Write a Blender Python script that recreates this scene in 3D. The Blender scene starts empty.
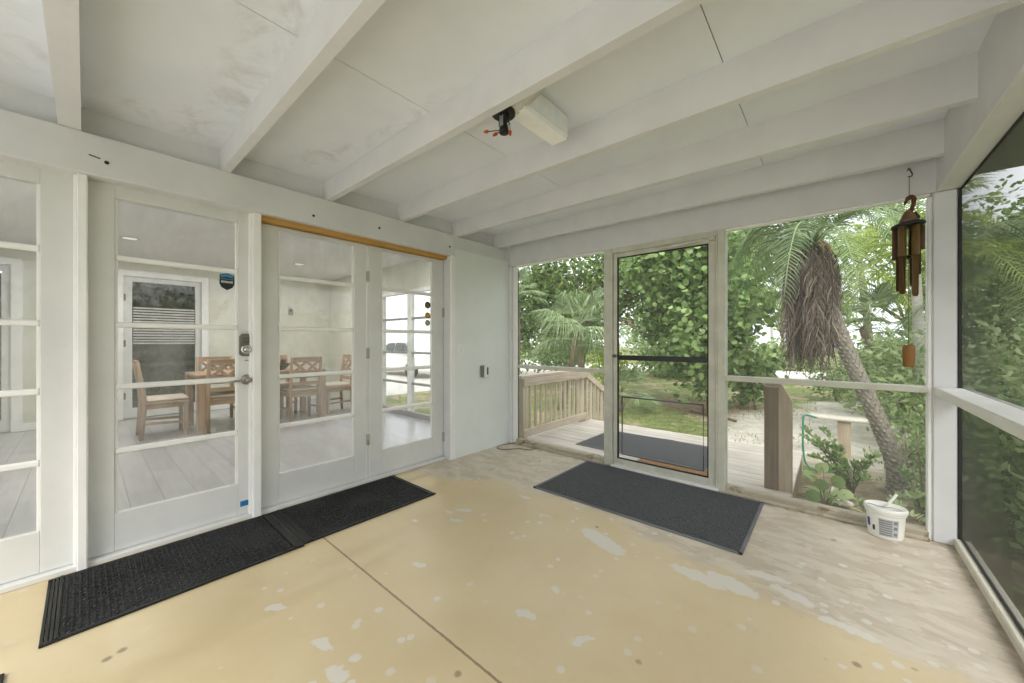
import bpy, bmesh, math, random
import numpy as np
from mathutils import Vector, Matrix
random.seed(7); rng = np.random.default_rng(11)
S = bpy.context.scene; COL = S.collection
PI = math.pi
# ------------------------------------------------------------------ materials
def newmat(name):
    m = bpy.data.materials.new(name); m.use_nodes = True
    nt = m.node_tree; nt.nodes.clear()
    return m, nt
class NB:
    def __init__(s, nt): s.nt = nt
    def n(s, t, **k):
        o = s.nt.nodes.new(t)
        for a, b in k.items(): setattr(o, a, b)
        return o
    def l(s, a, b): s.nt.links.new(a, b)
    def val(s, sock, v):
        if hasattr(v, 'node'): s.l(v, sock)
        else: sock.default_value = v
    def math(s, op, a, b=0.0, clamp=False):
        o = s.n('ShaderNodeMath', operation=op, use_clamp=clamp); s.val(o.inputs[0], a); s.val(o.inputs[1], b); return o.outputs[0]
    def obj(s): return s.n('ShaderNodeTexCoord').outputs['Object']
    def noise(s, vec, scale, detail=4, rough=.55, dist=0):
        o = s.n('ShaderNodeTexNoise'); s.l(vec, o.inputs['Vector']); o.inputs['Scale'].default_value = scale
        o.inputs['Detail'].default_value = detail; o.inputs['Roughness'].default_value = rough; o.inputs['Distortion'].default_value = dist
        return o
    def ramp(s, f, lo, hi):
        o = s.n('ShaderNodeMapRange', interpolation_type='SMOOTHSTEP'); s.l(f, o.inputs[0]); o.inputs[1].default_value = lo; o.inputs[2].default_value = hi
        return o.outputs[0]
    def mix(s, f, a, b):
        o = s.n('ShaderNodeMix', data_type='RGBA'); s.val(o.inputs[0], f)
        for i, v in ((6, a), (7, b)):
            if hasattr(v, 'node'): s.l(v, o.inputs[i])
            else: o.inputs[i].default_value = (*v[:3], 1)
        return o.outputs[2]
    def scale(s, vec, v):
        o = s.n('ShaderNodeMapping'); s.l(vec, o.inputs[0]); o.inputs['Scale'].default_value = v; return o.outputs[0]
    def bsdf(s, col, rough=.6, spec=.3, metal=0.0, bump=None, bstr=.2, bdist=.01):
        p = s.n('ShaderNodeBsdfPrincipled'); o = s.n('ShaderNodeOutputMaterial')
        if hasattr(col, 'node'): s.l(col, p.inputs['Base Color'])
        else: p.inputs['Base Color'].default_value = (*col, 1)
        s.val(p.inputs['Roughness'], rough); p.inputs['Specular IOR Level'].default_value = spec; p.inputs['Metallic'].default_value = metal
        if bump is not None:
            b = s.n('ShaderNodeBump'); b.inputs['Strength'].default_value = bstr; b.inputs['Distance'].default_value = bdist
            s.l(bump, b.inputs['Height']); s.l(b.outputs[0], p.inputs['Normal'])
        s.l(p.outputs[0], o.inputs[0]); return p
def lin(r, g, b):
    f = lambda c: (c/255/12.92) if c/255 <= .04045 else ((c/255+.055)/1.055)**2.4
    return (f(r), f(g), f(b))
def M(name, col, rough=.6, spec=.3, metal=0.0, var=.12, scale=6.0, bump=.0, sc3=(1, 1, 1), dirt=None, dlo=.6, dhi=.75, dscale=3.0):
    m, nt = newmat(name); b = NB(nt); v = b.scale(b.obj(), sc3)
    n = b.noise(v, scale)
    c2 = tuple(max(0, x*(1-var)) for x in col); c1 = tuple(min(1, x*(1+var*.6)) for x in col)
    c = b.mix(b.ramp(n.outputs[0], .3, .7), c2, c1)
    if dirt:
        d = b.noise(v, dscale, 8, .7, .3); c = b.mix(b.ramp(d.outputs[0], dlo, dhi), c, dirt)
    b.bsdf(c, rough, spec, metal, n.outputs[0] if bump else None, bump)
    return m
def wood(name, c1, c2, axis=0, rough=.7, freq=1.0):
    m, nt = newmat(name); b = NB(nt); sc = [28*freq]*3; sc[axis] = 1.3*freq
    v = b.scale(b.obj(), sc); n = b.noise(v, 1.0, 6, .65, .6)
    n2 = b.noise(b.obj(), 2.2)
    c = b.mix(b.ramp(n.outputs[0], .3, .72), c1, c2)
    c = b.mix(b.math('MULTIPLY', b.ramp(n2.outputs[0], .4, .7), .35), c, tuple(x*.75 for x in c1))
    b.bsdf(c, rough, .2, 0, n.outputs[0], .25, .004); return m
def leafmat(name, cols, trans=.35, rough=.45, gloss=.25):
    m, nt = newmat(name); b = NB(nt)
    g = b.n('ShaderNodeNewGeometry'); r = b.n('ShaderNodeValToRGB'); b.l(g.outputs['Random Per Island'], r.inputs[0])
    e = r.color_ramp.elements
    for i, c in enumerate(cols):
        p = i/(len(cols)-1)
        if i == 0: x = e[0]; x.position = 0
        elif i == len(cols)-1: x = e[-1]; x.position = 1
        else: x = e.new(p)
        x.color = (*c, 1)
    p = b.n('ShaderNodeBsdfPrincipled'); b.l(r.outputs[0], p.inputs['Base Color']); p.inputs['Roughness'].default_value = rough
    p.inputs['Specular IOR Level'].default_value = gloss
    t = b.n('ShaderNodeBsdfTranslucent'); b.l(r.outputs[0], t.inputs[0])
    mx = b.n('ShaderNodeMixShader'); mx.inputs[0].default_value = trans; b.l(p.outputs[0], mx.inputs[1]); b.l(t.outputs[0], mx.inputs[2])
    o = b.n('ShaderNodeOutputMaterial'); b.l(mx.outputs[0], o.inputs[0]); return m
def screenmat(name, wire, col):
    # woven insect screen: the wires cover more of the view the more obliquely it is crossed
    m, nt = newmat(name); b = NB(nt)
    g = b.n('ShaderNodeNewGeometry'); d = b.n('ShaderNodeVectorMath', operation='DOT_PRODUCT')
    b.l(g.outputs['Normal'], d.inputs[0]); b.l(g.outputs['Incoming'], d.inputs[1])
    c = b.math('ABSOLUTE', d.outputs['Value']); c = b.math('MAXIMUM', c, .12)
    cover = b.math('DIVIDE', wire, c)
    opn = b.math('MULTIPLY', b.math('SUBTRACT', 1.0, cover), 1-wire*.6); opn = b.math('MAXIMUM', opn, .1)
    t = b.n('ShaderNodeBsdfTransparent'); f = b.n('ShaderNodeBsdfDiffuse'); f.inputs[0].default_value = (*col, 1)
    mx = b.n('ShaderNodeMixShader'); b.l(opn, mx.inputs[0]); b.l(f.outputs[0], mx.inputs[1]); b.l(t.outputs[0], mx.inputs[2])
    o = b.n('ShaderNodeOutputMaterial'); b.l(mx.outputs[0], o.inputs[0]); return m
def glassmat(name, haze=.0):
    m, nt = newmat(name); b = NB(nt)
    gn = b.n('ShaderNodeNewGeometry'); dp = b.n('ShaderNodeVectorMath', operation='DOT_PRODUCT'); b.l(gn.outputs['Normal'], dp.inputs[0]); b.l(gn.outputs['Incoming'], dp.inputs[1])
    om = b.math('SUBTRACT', 1.0, b.math('ABSOLUTE', dp.outputs['Value']), True)
    fre = b.math('ADD', .035, b.math('MULTIPLY', b.math('POWER', om, 5.0), .9))     # Schlick reflectance of one face of a thin pane
    t = b.n('ShaderNodeBsdfTransparent'); t.inputs[0].default_value = (.95, .96, .955, 1); g = b.n('ShaderNodeBsdfGlossy'); g.inputs['Roughness'].default_value = .0
    mx = b.n('ShaderNodeMixShader'); b.l(fre, mx.inputs[0]); b.l(t.outputs[0], mx.inputs[1]); b.l(g.outputs[0], mx.inputs[2])
    sh = mx.outputs[0]
    if haze:   # noise-varied pale diffuse layer over the pane
        d = b.n('ShaderNodeBsdfDiffuse'); d.inputs[0].default_value = (.7, .7, .7, 1)
        n = b.noise(b.scale(b.obj(), (1, 2.0, 1.2)), 1.6, 4, .55, .3)
        h = b.math('MULTIPLY', b.ramp(n.outputs[0], .3, .8), haze)
        m2 = b.n('ShaderNodeMixShader'); b.l(h, m2.inputs[0]); b.l(sh, m2.inputs[1]); b.l(d.outputs[0], m2.inputs[2]); sh = m2.outputs[0]
    o = b.n('ShaderNodeOutputMaterial'); b.l(sh, o.inputs[0]); return m
def emat(name, col, s):
    m, nt = newmat(name); b = NB(nt); e = b.n('ShaderNodeEmission'); e.inputs[0].default_value = (*col, 1); e.inputs[1].default_value = s
    o = b.n('ShaderNodeOutputMaterial'); b.l(e.outputs[0], o.inputs[0]); return m
def blobs(b, vec, pts, warp=.06, wscale=9, edge=.12):
    """union of ellipses (x,y,rx,ry,angle) with ragged noise edges, in object XY"""
    n = b.noise(vec, wscale, 5, .6)
    off = b.n('ShaderNodeVectorMath', operation='MULTIPLY_ADD'); b.l(n.outputs[1], off.inputs[0]); off.inputs[1].default_value = (warp*2,)*3; b.l(vec, off.inputs[2])
    v2 = b.n('ShaderNodeVectorMath', operation='SUBTRACT'); b.l(off.outputs[0], v2.inputs[0]); v2.inputs[1].default_value = (warp, warp, warp)
    out = None
    for x, y, rx, ry, a in pts:
        mp = b.n('ShaderNodeMapping', vector_type='TEXTURE'); b.l(v2.outputs[0], mp.inputs[0])
        mp.inputs['Location'].default_value = (x, y, 0); mp.inputs['Rotation'].default_value = (0, 0, a); mp.inputs['Scale'].default_value = (rx, ry, 1e3)
        ln = b.n('ShaderNodeVectorMath', operation='LENGTH'); b.l(mp.outputs[0], ln.inputs[0])
        k = b.ramp(ln.outputs['Value'], 1+edge, 1-edge)
        out = k if out is None else b.math('MAXIMUM', out, k)
    return out
# ------------------------------------------------------------------ mesh helpers
class MB:
    def __init__(s): s.v = []; s.f = []; s.sm = []
    def add(s, vs, fs, smooth=False):
        o = len(s.v); s.v += [tuple(p) for p in vs]; s.f += [tuple(i+o for i in f) for f in fs]; s.sm += [smooth]*len(fs); return s
    def box(s, x0, x1, y0, y1, z0, z1, ch=0.004, mat=None):
        if ch <= 0:
            vs = [(x, y, z) for x in (x0, x1) for y in (y0, y1) for z in (z0, z1)]
            fs = [(0, 1, 3, 2), (4, 6, 7, 5), (0, 4, 5, 1), (2, 3, 7, 6), (0, 2, 6, 4), (1, 5, 7, 3)]
        else:
            ch = min(ch, (x1-x0)*.4, (y1-y0)*.4, (z1-z0)*.4)
            c = ((x0+x1)/2, (y0+y1)/2, (z0+z1)/2); h = ((x1-x0)/2, (y1-y0)/2, (z1-z0)/2)
            vs = []; idx = {}
            for sx in (-1, 1):
                for sy in (-1, 1):
                    for sz in (-1, 1):
                        for a in range(3):
                            sg = (sx, sy, sz)
                            p = [c[i]+sg[i]*(h[i]-(0 if i == a else ch)) for i in range(3)]
                            idx[(sx, sy, sz, a)] = len(vs); vs.append(p)
            fs = []
            for a in range(3):
                u, w = (a+1) % 3, (a+2) % 3
                for sg in (-1, 1):
                    q = []
                    for su, sw in ((-1, -1), (1, -1), (1, 1), (-1, 1)):
                        k = [0]*3; k[a] = sg; k[u] = su; k[w] = sw; q.append(idx[(*k, a)])
                    fs.append(tuple(q if sg > 0 else q[::-1]))
                for su in (-1, 1):
                    for sw in (-1, 1):   # edge strip along axis a
                        k0 = [0]*3; k1 = [0]*3; k0[a] = -1; k1[a] = 1
                        for k in (k0, k1): k[u] = su; k[w] = sw
                        q = [idx[(*k0, u)], idx[(*k1, u)], idx[(*k1, w)], idx[(*k0, w)]]
                        fs.append(tuple(q if su*sw < 0 else q[::-1]))
            for sx in (-1, 1):
                for sy in (-1, 1):
                    for sz in (-1, 1):
                        t = [idx[(sx, sy, sz, a)] for a in range(3)]
                        fs.append(tuple(t if sx*sy*sz > 0 else t[::-1]))
        if mat is not None: vs = [mat @ Vector(p) for p in vs]
        return s.add(vs, fs)
    def bar(s, p0, p1, w, h, up=(0, 0, 1), ch=.003):
        p0, p1 = Vector(p0), Vector(p1); d = p1-p0; L = d.length; x = d.normalized(); y = Vector(up).cross(x)
        if y.length < 1e-4: y = Vector((0, 1, 0)).cross(x)
        y.normalize(); z = x.cross(y)
        m = Matrix((x, y, z)).transposed().to_4x4(); m.translation = p0
        return s.box(0, L, -w/2, w/2, -h/2, h/2, ch, m)
    def tube(s, pts, r, n=10, cap=True, smooth=True):
        pts = [Vector(p) for p in pts]; k = len(pts)
        rs = r if hasattr(r, '__len__') else [r]*k
        vs = []; up = None
        for i, p in enumerate(pts):
            t = (pts[min(i+1, k-1)]-pts[max(i-1, 0)]).normalized()
            if up is None:
                up = Vector((0, 0, 1)) if abs(t.z) < .9 else Vector((1, 0, 0))
            a = (up - t*up.dot(t)).normalized(); up = a; c = t.cross(a)
            for j in range(n):
                th = 2*PI*j/n; vs.append(p+(a*math.cos(th)+c*math.sin(th))*rs[i])
        fs = [(i*n+j, i*n+(j+1) % n, (i+1)*n+(j+1) % n, (i+1)*n+j) for i in range(k-1) for j in range(n)]
        o = len(s.v); s.add(vs, fs, smooth)
        if cap: s.add([], [])
        if cap:
            s.f += [tuple(o+j for j in range(n))[::-1], tuple(o+(k-1)*n+j for j in range(n))]; s.sm += [False, False]
        return s
    def lathe(s, c, prof, n=24, sx=1, sy=1, smooth=True, axis=None):
        vs = []
        for r, z in prof:
            for j in range(n):
                th = 2*PI*j/n; vs.append(Vector((r*sx*math.cos(th), r*sy*math.sin(th), z)))
        m = Matrix.Identity(3)
        if axis is not None: m = Vector((0, 0, 1)).rotation_difference(Vector(axis)).to_matrix()
        vs = [m @ v + Vector(c) for v in vs]
        k = len(prof); o = len(s.v)
        s.add(vs, [(i*n+j, i*n+(j+1) % n, (i+1)*n+(j+1) % n, (i+1)*n+j) for i in range(k-1) for j in range(n)], smooth)
        s.f += [tuple(o+j for j in range(n))[::-1], tuple(o+(k-1)*n+j for j in range(n))]; s.sm += [False, False]
        return s
    def prism(s, poly, axis, a0, a1):
        """extrude 2D polygon (in the two other axes, cyclic order) along axis"""
        u, w = [(1, 2), (2, 0), (0, 1)][axis]; n = len(poly); vs = []
        for a in (a0, a1):
            for p in poly:
                k = [0]*3; k[axis] = a; k[u] = p[0]; k[w] = p[1]; vs.append(k)
        return s.add(vs, [tuple(range(n))[::-1], tuple(range(n, 2*n))]+[(i, (i+1) % n, n+(i+1) % n, n+i) for i in range(n)])
    def quad(s, *p): return s.add(p, [tuple(range(len(p)))])
    def build(s, name, mat, parent=None, origin=None):
        me = bpy.data.meshes.new(name); me.from_pydata(s.v, [], s.f); me.materials.append(mat)
        me.polygons.foreach_set('use_smooth', s.sm); me.update()
        return link(name, me, parent)
def link(name, me, parent=None):
    o = bpy.data.objects.new(name, me); COL.objects.link(o)
    if parent is not None:
        o.parent = parent; o.matrix_parent_inverse = root_inv(parent)
    return o
def root_inv(p):
    loc = Vector(p.location)
    q = p.parent
    while q is not None: loc += Vector(q.location)*0; q = q.parent
    # parts keep world coordinates: undo the thing's own placement
    if p.parent is not None: return Matrix.Identity(4)
    return Matrix.Translation(-loc)
def thing(name, label, cat, loc=(0, 0, 0), group=None, kind=None):
    o = bpy.data.objects.new(name, None); COL.objects.link(o); o.location = loc; o.empty_display_size = .1
    tag(o, label, cat, group, kind); return o
def tag(o, label=None, cat=None, group=None, kind=None):
    if label: o['label'] = label
    if cat: o['category'] = cat
    if group: o['group'] = group
    if kind: o['kind'] = kind
    return o
def struct(name, label=None, cat=None):
    o = bpy.data.objects.new(name, None); COL.objects.link(o); return tag(o, label, cat, None, 'structure')
def B(*a, **k): return MB().box(*a, **k)

def dup(root, loc, rotz, label, group):
    r = root.copy(); COL.objects.link(r); r.location = loc; r.rotation_euler = (0, 0, rotz); r['label'] = label
    if group: r['group'] = group
    for ch in list(root.children):
        c = ch.copy(); COL.objects.link(c); c.parent = r
        for g in ch.children:
            d = g.copy(); COL.objects.link(d); d.parent = c
    return r
SKY, SUN, EXPO, LAMP = 1.0, 1.6, 1.2, 11
# ------------------------------------------------------------------ materials of the porch
white = M('painted_wood', lin(218, 219, 221), .55, .3, 0, .04, 5, .05, dirt=lin(216, 215, 210), dlo=.6, dhi=.8, dscale=2.2)
whitetrim = M('clean_white_paint', lin(240, 240, 238), .5, .3, 0, .03, 6, .03)
doorwhite = M('door_paint', lin(216, 217, 215), .45, .35, 0, .04, 5, .03, dirt=lin(186, 184, 176), dlo=.66, dhi=.82, dscale=3)
sage = M('sage_wall_paint', lin(229, 234, 231), .6, .25, 0, .03, 3, .04)
beige = M('weathered_cream_paint', lin(204, 204, 190), .6, .25, 0, .1, 8, .12, dirt=lin(140, 128, 104), dlo=.62, dhi=.78, dscale=7)
black = M('black_rubber', (.012, .012, .012), .6, .3, 0, .2, 20)
blackbar = M('black_metal', (.015, .015, .014), .4, .4, 0, .1, 10)
nickel = M('brushed_nickel', lin(118, 113, 102), .42, .5, .6, .1, 12)
glass = glassmat('pane_glass', .24)
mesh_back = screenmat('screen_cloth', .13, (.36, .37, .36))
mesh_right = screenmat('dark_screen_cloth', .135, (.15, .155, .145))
orange_wood = wood('raw_pine', lin(184, 140, 76), lin(206, 166, 100), 1)

# floor: tan paint over concrete, worn off along the screen walls, flaked in spots
def floor_mat():
    m, nt = newmat('tan_painted_concrete'); b = NB(nt); v = b.obj()
    n1 = b.noise(v, 1.3, 5, .6); n2 = b.noise(v, 9, 6, .7); n3 = b.noise(v, 38, 4, .6)
    tan = b.mix(b.ramp(n1.outputs[0], .3, .7), lin(204, 185, 146), lin(212, 196, 161))
    tan = b.mix(b.math('MULTIPLY', b.ramp(n2.outputs[0], .55, .8), .35), tan, lin(186, 168, 136))
    st = b.noise(b.scale(v, (1.6, 2.8, 1)), 2.2, 7, .65, .8)
    con = b.mix(b.ramp(st.outputs[0], .36, .66), lin(186, 174, 156), lin(204, 194, 178))
    con = b.mix(b.math('MULTIPLY', b.ramp(b.noise(b.scale(v, (1.6, 3.6, 1)), 3.1, 8, .62, .4).outputs[0], .51, .545), .55), con, lin(214, 204, 189))
    con = b.mix(b.math('MULTIPLY', b.ramp(n2.outputs[0], .56, .72), .6), con, lin(166, 152, 132))
    sep = b.n('ShaderNodeSeparateXYZ'); b.l(v, sep.inputs[0]); x, y = sep.outputs[0], sep.outputs[1]
    w = b.math('MULTIPLY', b.math('SUBTRACT', b.noise(v, 2.4, 6, .65).outputs[0], .5), .5)
    yy = b.math('ADD', y, w)
    # bare concrete strip along the back wall, wider to the right
    lim = b.math('ADD', b.math('MULTIPLY', b.ramp(x, 1.6, 2.9), -.28), -.98)
    lim = b.math('SUBTRACT', lim, b.math('MULTIPLY', b.ramp(x, .75, .25), .35))
    k1 = b.ramp(b.math('SUBTRACT', yy, lim), -.06, .10)
    k2 = b.ramp(b.math('ADD', x, w), 3.12, 3.3)
    fade = b.math('MULTIPLY', b.math('MAXIMUM', k1, k2), .93)
    base = b.mix(fade, tan, con)
    big = [(1.84, -1.27, .17, .06, -.35), (1.95, -1.31, .05, .03, -.6), (2.36, -1.26, .13, .045, -.1), (2.50, -1.215, .12, .05, -.25), (2.62, -1.03, .10, .03, .2), (2.73, -1.12, .09, .035, -.3), (2.92, -1.22, .10, .03, -.1),
           (1.87, -2.02, .045, .025, .3), (2.12, -1.99, .05, .02, .9), (1.0, -2.72, .05, .02, .7), (1.37, -2.67, .055, .02, .3), (1.54, -2.69, .05, .03, .1),
           (.92, -1.54, .07, .018, .5), (.99, -1.67, .05, .02, .5), (.86, -1.62, .03, .015, .2), (1.22, -2.12, .04, .022, .5), (1.50, -2.22, .025, .014, .4), (1.87, -1.81, .025, .012, 0), (.79, -1.85, .03, .014, .5), (1.39, -1.23, .04, .014, .2), (1.11, -1.09, .06, .02, .1)]
    # spots measured on the photograph's floor
    f1 = blobs(b, v, big, .035, 22, .12)
    sp = b.n('ShaderNodeTexVoronoi'); b.l(v, sp.inputs['Vector']); sp.inputs['Scale'].default_value = 13; sp.inputs['Randomness'].default_value = 1
    rs = b.n('ShaderNodeSeparateColor'); b.l(sp.outputs['Color'], rs.inputs[0])
    f2 = b.math('MULTIPLY', b.ramp(b.math('ADD', sp.outputs['Distance'], b.math('MULTIPLY', n3.outputs[0], .20)), .36, .30), b.math('GREATER_THAN', rs.outputs[0], .55))
    dens = b.ramp(b.noise(v, .9, 3).outputs[0], .42, .6)
    flake = b.math('MAXIMUM', f1, b.math('MULTIPLY', f2, dens))
    c = b.mix(b.math('MULTIPLY', flake, .9), base, lin(214, 209, 200))
    sp2 = b.n('ShaderNodeTexVoronoi'); b.l(v, sp2.inputs['Vector']); sp2.inputs['Scale'].default_value = 6.3
    rs2 = b.n('ShaderNodeSeparateColor'); b.l(sp2.outputs['Color'], rs2.inputs[0])
    f3 = b.math('MULTIPLY', b.ramp(b.math('ADD', sp2.outputs['Distance'], b.math('MULTIPLY', n3.outputs[0], .08)), .16, .09), b.math('GREATER_THAN', rs2.outputs[1], .55))
    c = b.mix(b.math('MULTIPLY', f3, .7), c, lin(128, 108, 84))
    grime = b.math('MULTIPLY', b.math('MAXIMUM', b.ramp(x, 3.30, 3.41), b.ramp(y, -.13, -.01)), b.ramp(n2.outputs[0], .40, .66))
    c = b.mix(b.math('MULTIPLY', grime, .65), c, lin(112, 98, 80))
    # control joint
    jx = b.math('ABSOLUTE', b.math('ADD', b.math('ADD', y, 2.335), b.math('MULTIPLY', b.math('SUBTRACT', n3.outputs[0], .5), .008)))
    jt = b.math('MULTIPLY', b.ramp(jx, .0065, .0035), b.math('LESS_THAN', x, 3.0))
    c = b.mix(b.math('MULTIPLY', jt, .75), c, lin(110, 96, 74))
    ht = b.math('ADD', b.math('SUBTRACT', n2.outputs[0], b.math('MULTIPLY', flake, .4)), b.math('MULTIPLY', jt, -1.0))
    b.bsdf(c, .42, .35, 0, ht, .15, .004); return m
def ceil_mat():
    m, nt = newmat('painted_ceiling_board'); b = NB(nt); v = b.obj()
    n = b.noise(v, 3, 5, .6); c = b.mix(b.ramp(n.outputs[0], .3, .7), lin(228, 233, 240), lin(234, 238, 245))
    stn = b.noise(v, 6, 7, .7, .6)
    msk = blobs(b, v, [(.75, -2.79, .85, .10, 0), (.2, -2.95, .16, .25, 0), (.35, -2.25, .3, .08, .3), (1.0, -2.12, .5, .05, 0), (.35, -3.42, .3, .05, 0), (.15, -3.6, .1, .12, 0)], .12, 4, .6)
    c = b.mix(b.math('MULTIPLY', msk, b.math('MULTIPLY', b.ramp(stn.outputs[0], .42, .78), .55)), c, lin(166, 162, 150))
    b.bsdf(c, .7, .2, 0, n.outputs[0], .05, .01); return m
FLOOR_M = floor_mat(); CEIL_M = ceil_mat()
Y0 = -4.5     # unseen porch end behind the camera, drawn in close to admit more daylight
fl = tag(MB().box(-.16, 3.46, Y0, .09, -.25, 0, 0).build('floor', FLOOR_M), 'tan painted concrete floor of the porch with flaked paint and one joint', None, None, 'structure')

# ---- ceiling: sloped boards, rafters
def zc(x): return 2.393+.001*x
def zr(x): return 2.247-.0127*x
cl = struct('ceiling', 'white painted porch ceiling of boards between exposed rafters')
raf = [(-4.0, .045), (-3.362, .075), (-2.717, .045), (-2.084, .045), (-1.454, .045), (-.824, .045), (-.215, .045)]
seams = [(1.26, 2.51)]*9
edges = [Y0]+[r[0]+.02 for r in raf]+[.12]
cb = MB()
for i in range(len(edges)-1):
    xs = [-.14, seams[i][0], seams[i][1], 3.5]
    for j in range(3):
        a = xs[j]+(.002 if j else 0); c = xs[j+1]-(.002 if j < 2 else 0)
        y0, y1 = edges[i]+.0005, edges[i+1]-.0005
        cb.add([(a, y0, zc(a)), (c, y0, zc(c)), (c, y1, zc(c)), (a, y1, zc(a)), (a, y0, zc(a)+.012), (c, y0, zc(c)+.012), (c, y1, zc(c)+.012), (a, y1, zc(a)+.012)],
               [(0, 3, 2, 1), (4, 5, 6, 7), (0, 1, 5, 4), (1, 2, 6, 5), (2, 3, 7, 6), (3, 0, 4, 7)])
cb.build('ceiling_board', CEIL_M, cl)
for y, w in raf:
    a, c = -.10, 3.36
    MB().prism([(zr(a), a), (zr(c), c), (zc(c)+.001, c), (zc(a)+.001, a)], 1, y, y+w).build('rafter', white, cl)
# roof above and its overhang beyond both screen walls
rf = MB()
rf.prism([(zc(-.2)+.015, -.2), (2.415, 3.43), (2.36, 3.44), (2.335, 4.25), (2.45, 4.25), (2.62, -.2)], 1, Y0, .26)
rf = rf.build('roof_deck', M('roof_underside', lin(150, 150, 140), .8), cl)
sf = MB().box(3.44, 4.25, Y0, .26, 2.19, 2.33, .004)
sf.build('soffit', M('soffit_paint', lin(120, 124, 112), .7), cl)

# ---- house wall (left): ledger, sage panel, casings
wl = struct('wall_left', 'white house wall with french doors and a pale sage panel beside them')
MB().box(-.14, 0, Y0, -.838, 2.037, 2.246, .004).box(-.14, 0, -.838, .0, 2.108, 2.246, .004).build('ledger', white, wl)
MB().box(-.16, -.07, Y0, .1, 2.245, 2.46, .0).build('blocking', white, wl)
MB().box(-.155, 0, -.838, .02, 0, 2.112, .0).build('sage_panel', sage, wl)
MB().box(-.14, .008, -.889, -.837, 0, 2.04, .004).build('casing', whitetrim, wl)
for a, c in ((-3.302, -3.266), (-2.543, -2.497)):
    MB().box(-.15, -.032, a, c, 0, 2.04, .004).box(-.145, -.07, a-.012, a, 0, 2.04, .002).build('door_jamb', whitetrim, wl)
MB().box(-.15, -.03, -4.09, -4.05, 0, 2.04, .004).build('door_jamb', whitetrim, wl)
MB().box(-.15, -.012, -.9, -.889, 0, 2.0, .002).build('casing', white, wl)
MB().box(-.155, 0, Y0, -4.085, 0, 2.04, 0).build('plaster', white, wl)
MB().box(-.17, -.06, -4.06, -.9, 0, .028, .004).build('threshold', doorwhite, wl)
nm = MB()
for y, z in ((-3.20, 2.115), (-2.18, 2.10), (-1.66, 2.13), (-.905, 2.12)):
    nm.lathe((.0005, y, z), [(.009, -.001), (.010, .002), (.004, .003)], 8, axis=(1, 0, 0))
nm.bar((.0, -3.262, 2.135), (.0, -3.222, 2.128), .004, .006, ch=.001)
nm.build('nail_hole', M('rust_hole', (.05, .04, .03), .8), wl)
tag(B(-.145, -.052, -2.495, -.902, 2.001, 2.056, .003).build('trim_1', orange_wood), 'bare orange pine strip above the pair of french doors', None, None, 'structure')

# ---- french doors
ZB = [.575, .93, 1.272, 1.642]
def french(name, label, ya, yb, ga, gb, ztop):
    d = struct(name, label)
    x0, x1 = -.142, -.1
    f = MB()
    f.box(x0, x1, ya+.003, ga, .03, ztop-.004, .003).box(x0, x1, gb, yb-.003, .03, ztop-.004, .003)
    f.box(x0, x1-.0004, ga-.001, gb+.001, .03, .238, .003).box(x0, x1-.0004, ga-.001, gb+.001, 1.965, ztop-.004, .003)
    f.build('door_frame', doorwhite, d)
    g = MB()
    for z in ZB: g.box(x0+.006, x1-.004, ga, gb, z-.015, z+.015, .006)
    for z0, z1 in zip([.238]+[z+.015 for z in ZB], [z-.015 for z in ZB]+[1.965]):     # beads around every light
        g.box(x0+.012, x1-.010, ga-.001, ga+.011, z0, z1, .002).box(x0+.012, x1-.010, gb-.011, gb+.001, z0, z1, .002)
    g.build('glazing_bars', whitetrim, d)
    p = MB(); p.box(-.123, -.1195, ga-.002, gb+.002, .236, 1.967, 0); p.build('glass_pane', glass, d)
    return d
d1 = french('door_1', 'white five-pane french door at the left edge of the picture', -4.05, -3.303, -3.975, -3.421, 2.045)
d2 = french('door_2', 'white five-pane french door with keypad lock and lever handle', -3.266, -2.543, -3.167, -2.612, 2.045)
d3 = french('door_3', 'white five-pane french door between the lock door and the door with three round stickers', -2.496, -1.716, -2.375, -1.825, 2.0)
d4 = french('door_4', 'white five-pane french door with three round stickers beside the sage wall', -1.700, -.903, -1.578, -1.035, 2.0)
# deadbolt with keypad, lever
lk = MB().prism([(-2.607, 1.095), (-2.592, 1.082), (-2.556, 1.082), (-2.541, 1.095), (-2.541, 1.215), (-2.557, 1.232), (-2.592, 1.232), (-2.607, 1.215)], 0, -.1, -.078)
lk.box(-.079, -.073, -2.599, -2.549, 1.168, 1.218, .003)
dl = lk.build('deadbolt', nickel, d2)
MB().lathe((-.078, -2.574, 1.127), [(.030, -.002), (.030, .012), (.026, .018), (.02, .019), (.018, .012), (.012, .012), (.011, .02), (.003, .021)], 20, axis=(1, 0, 0)).build('lock_cylinder', M('lock_steel', lin(205, 205, 200), .25, .5, .9), dl)
kp = MB()
for i in range(5): kp.box(-.0735, -.0715, -2.596+.0095*i, -2.589+.0095*i, 1.172, 1.186, .001)
for i in range(5): kp.box(-.0735, -.0715, -2.596+.0095*i, -2.589+.0095*i, 1.192, 1.206, .001)
kp.build('keypad', M('keypad_grey', lin(90, 92, 88), .5), dl)
MB().lathe((-.1, -2.565, .925), [(.034, 0), (.034, .004), (.028, .012), (.013, .016), (.012, .045), (.016, .048), (.018, .055), (.01, .06), (.002, .061)], 20, axis=(1, 0, 0)).tube([(-.052, -2.565, .925), (-.05, -2.6, .925), (-.052, -2.64, .922), (-.056, -2.675, .917)], [.009, .009, .008, .006], 8).build('lever_handle', M('lever_nickel', lin(160, 156, 146), .35, .5, .6, .1, 12), d2)
MB().box(-.1015, -.0985, -2.575, -2.535, 1.050, 1.056, .001).build('latch_mark', nickel, d2)
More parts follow.
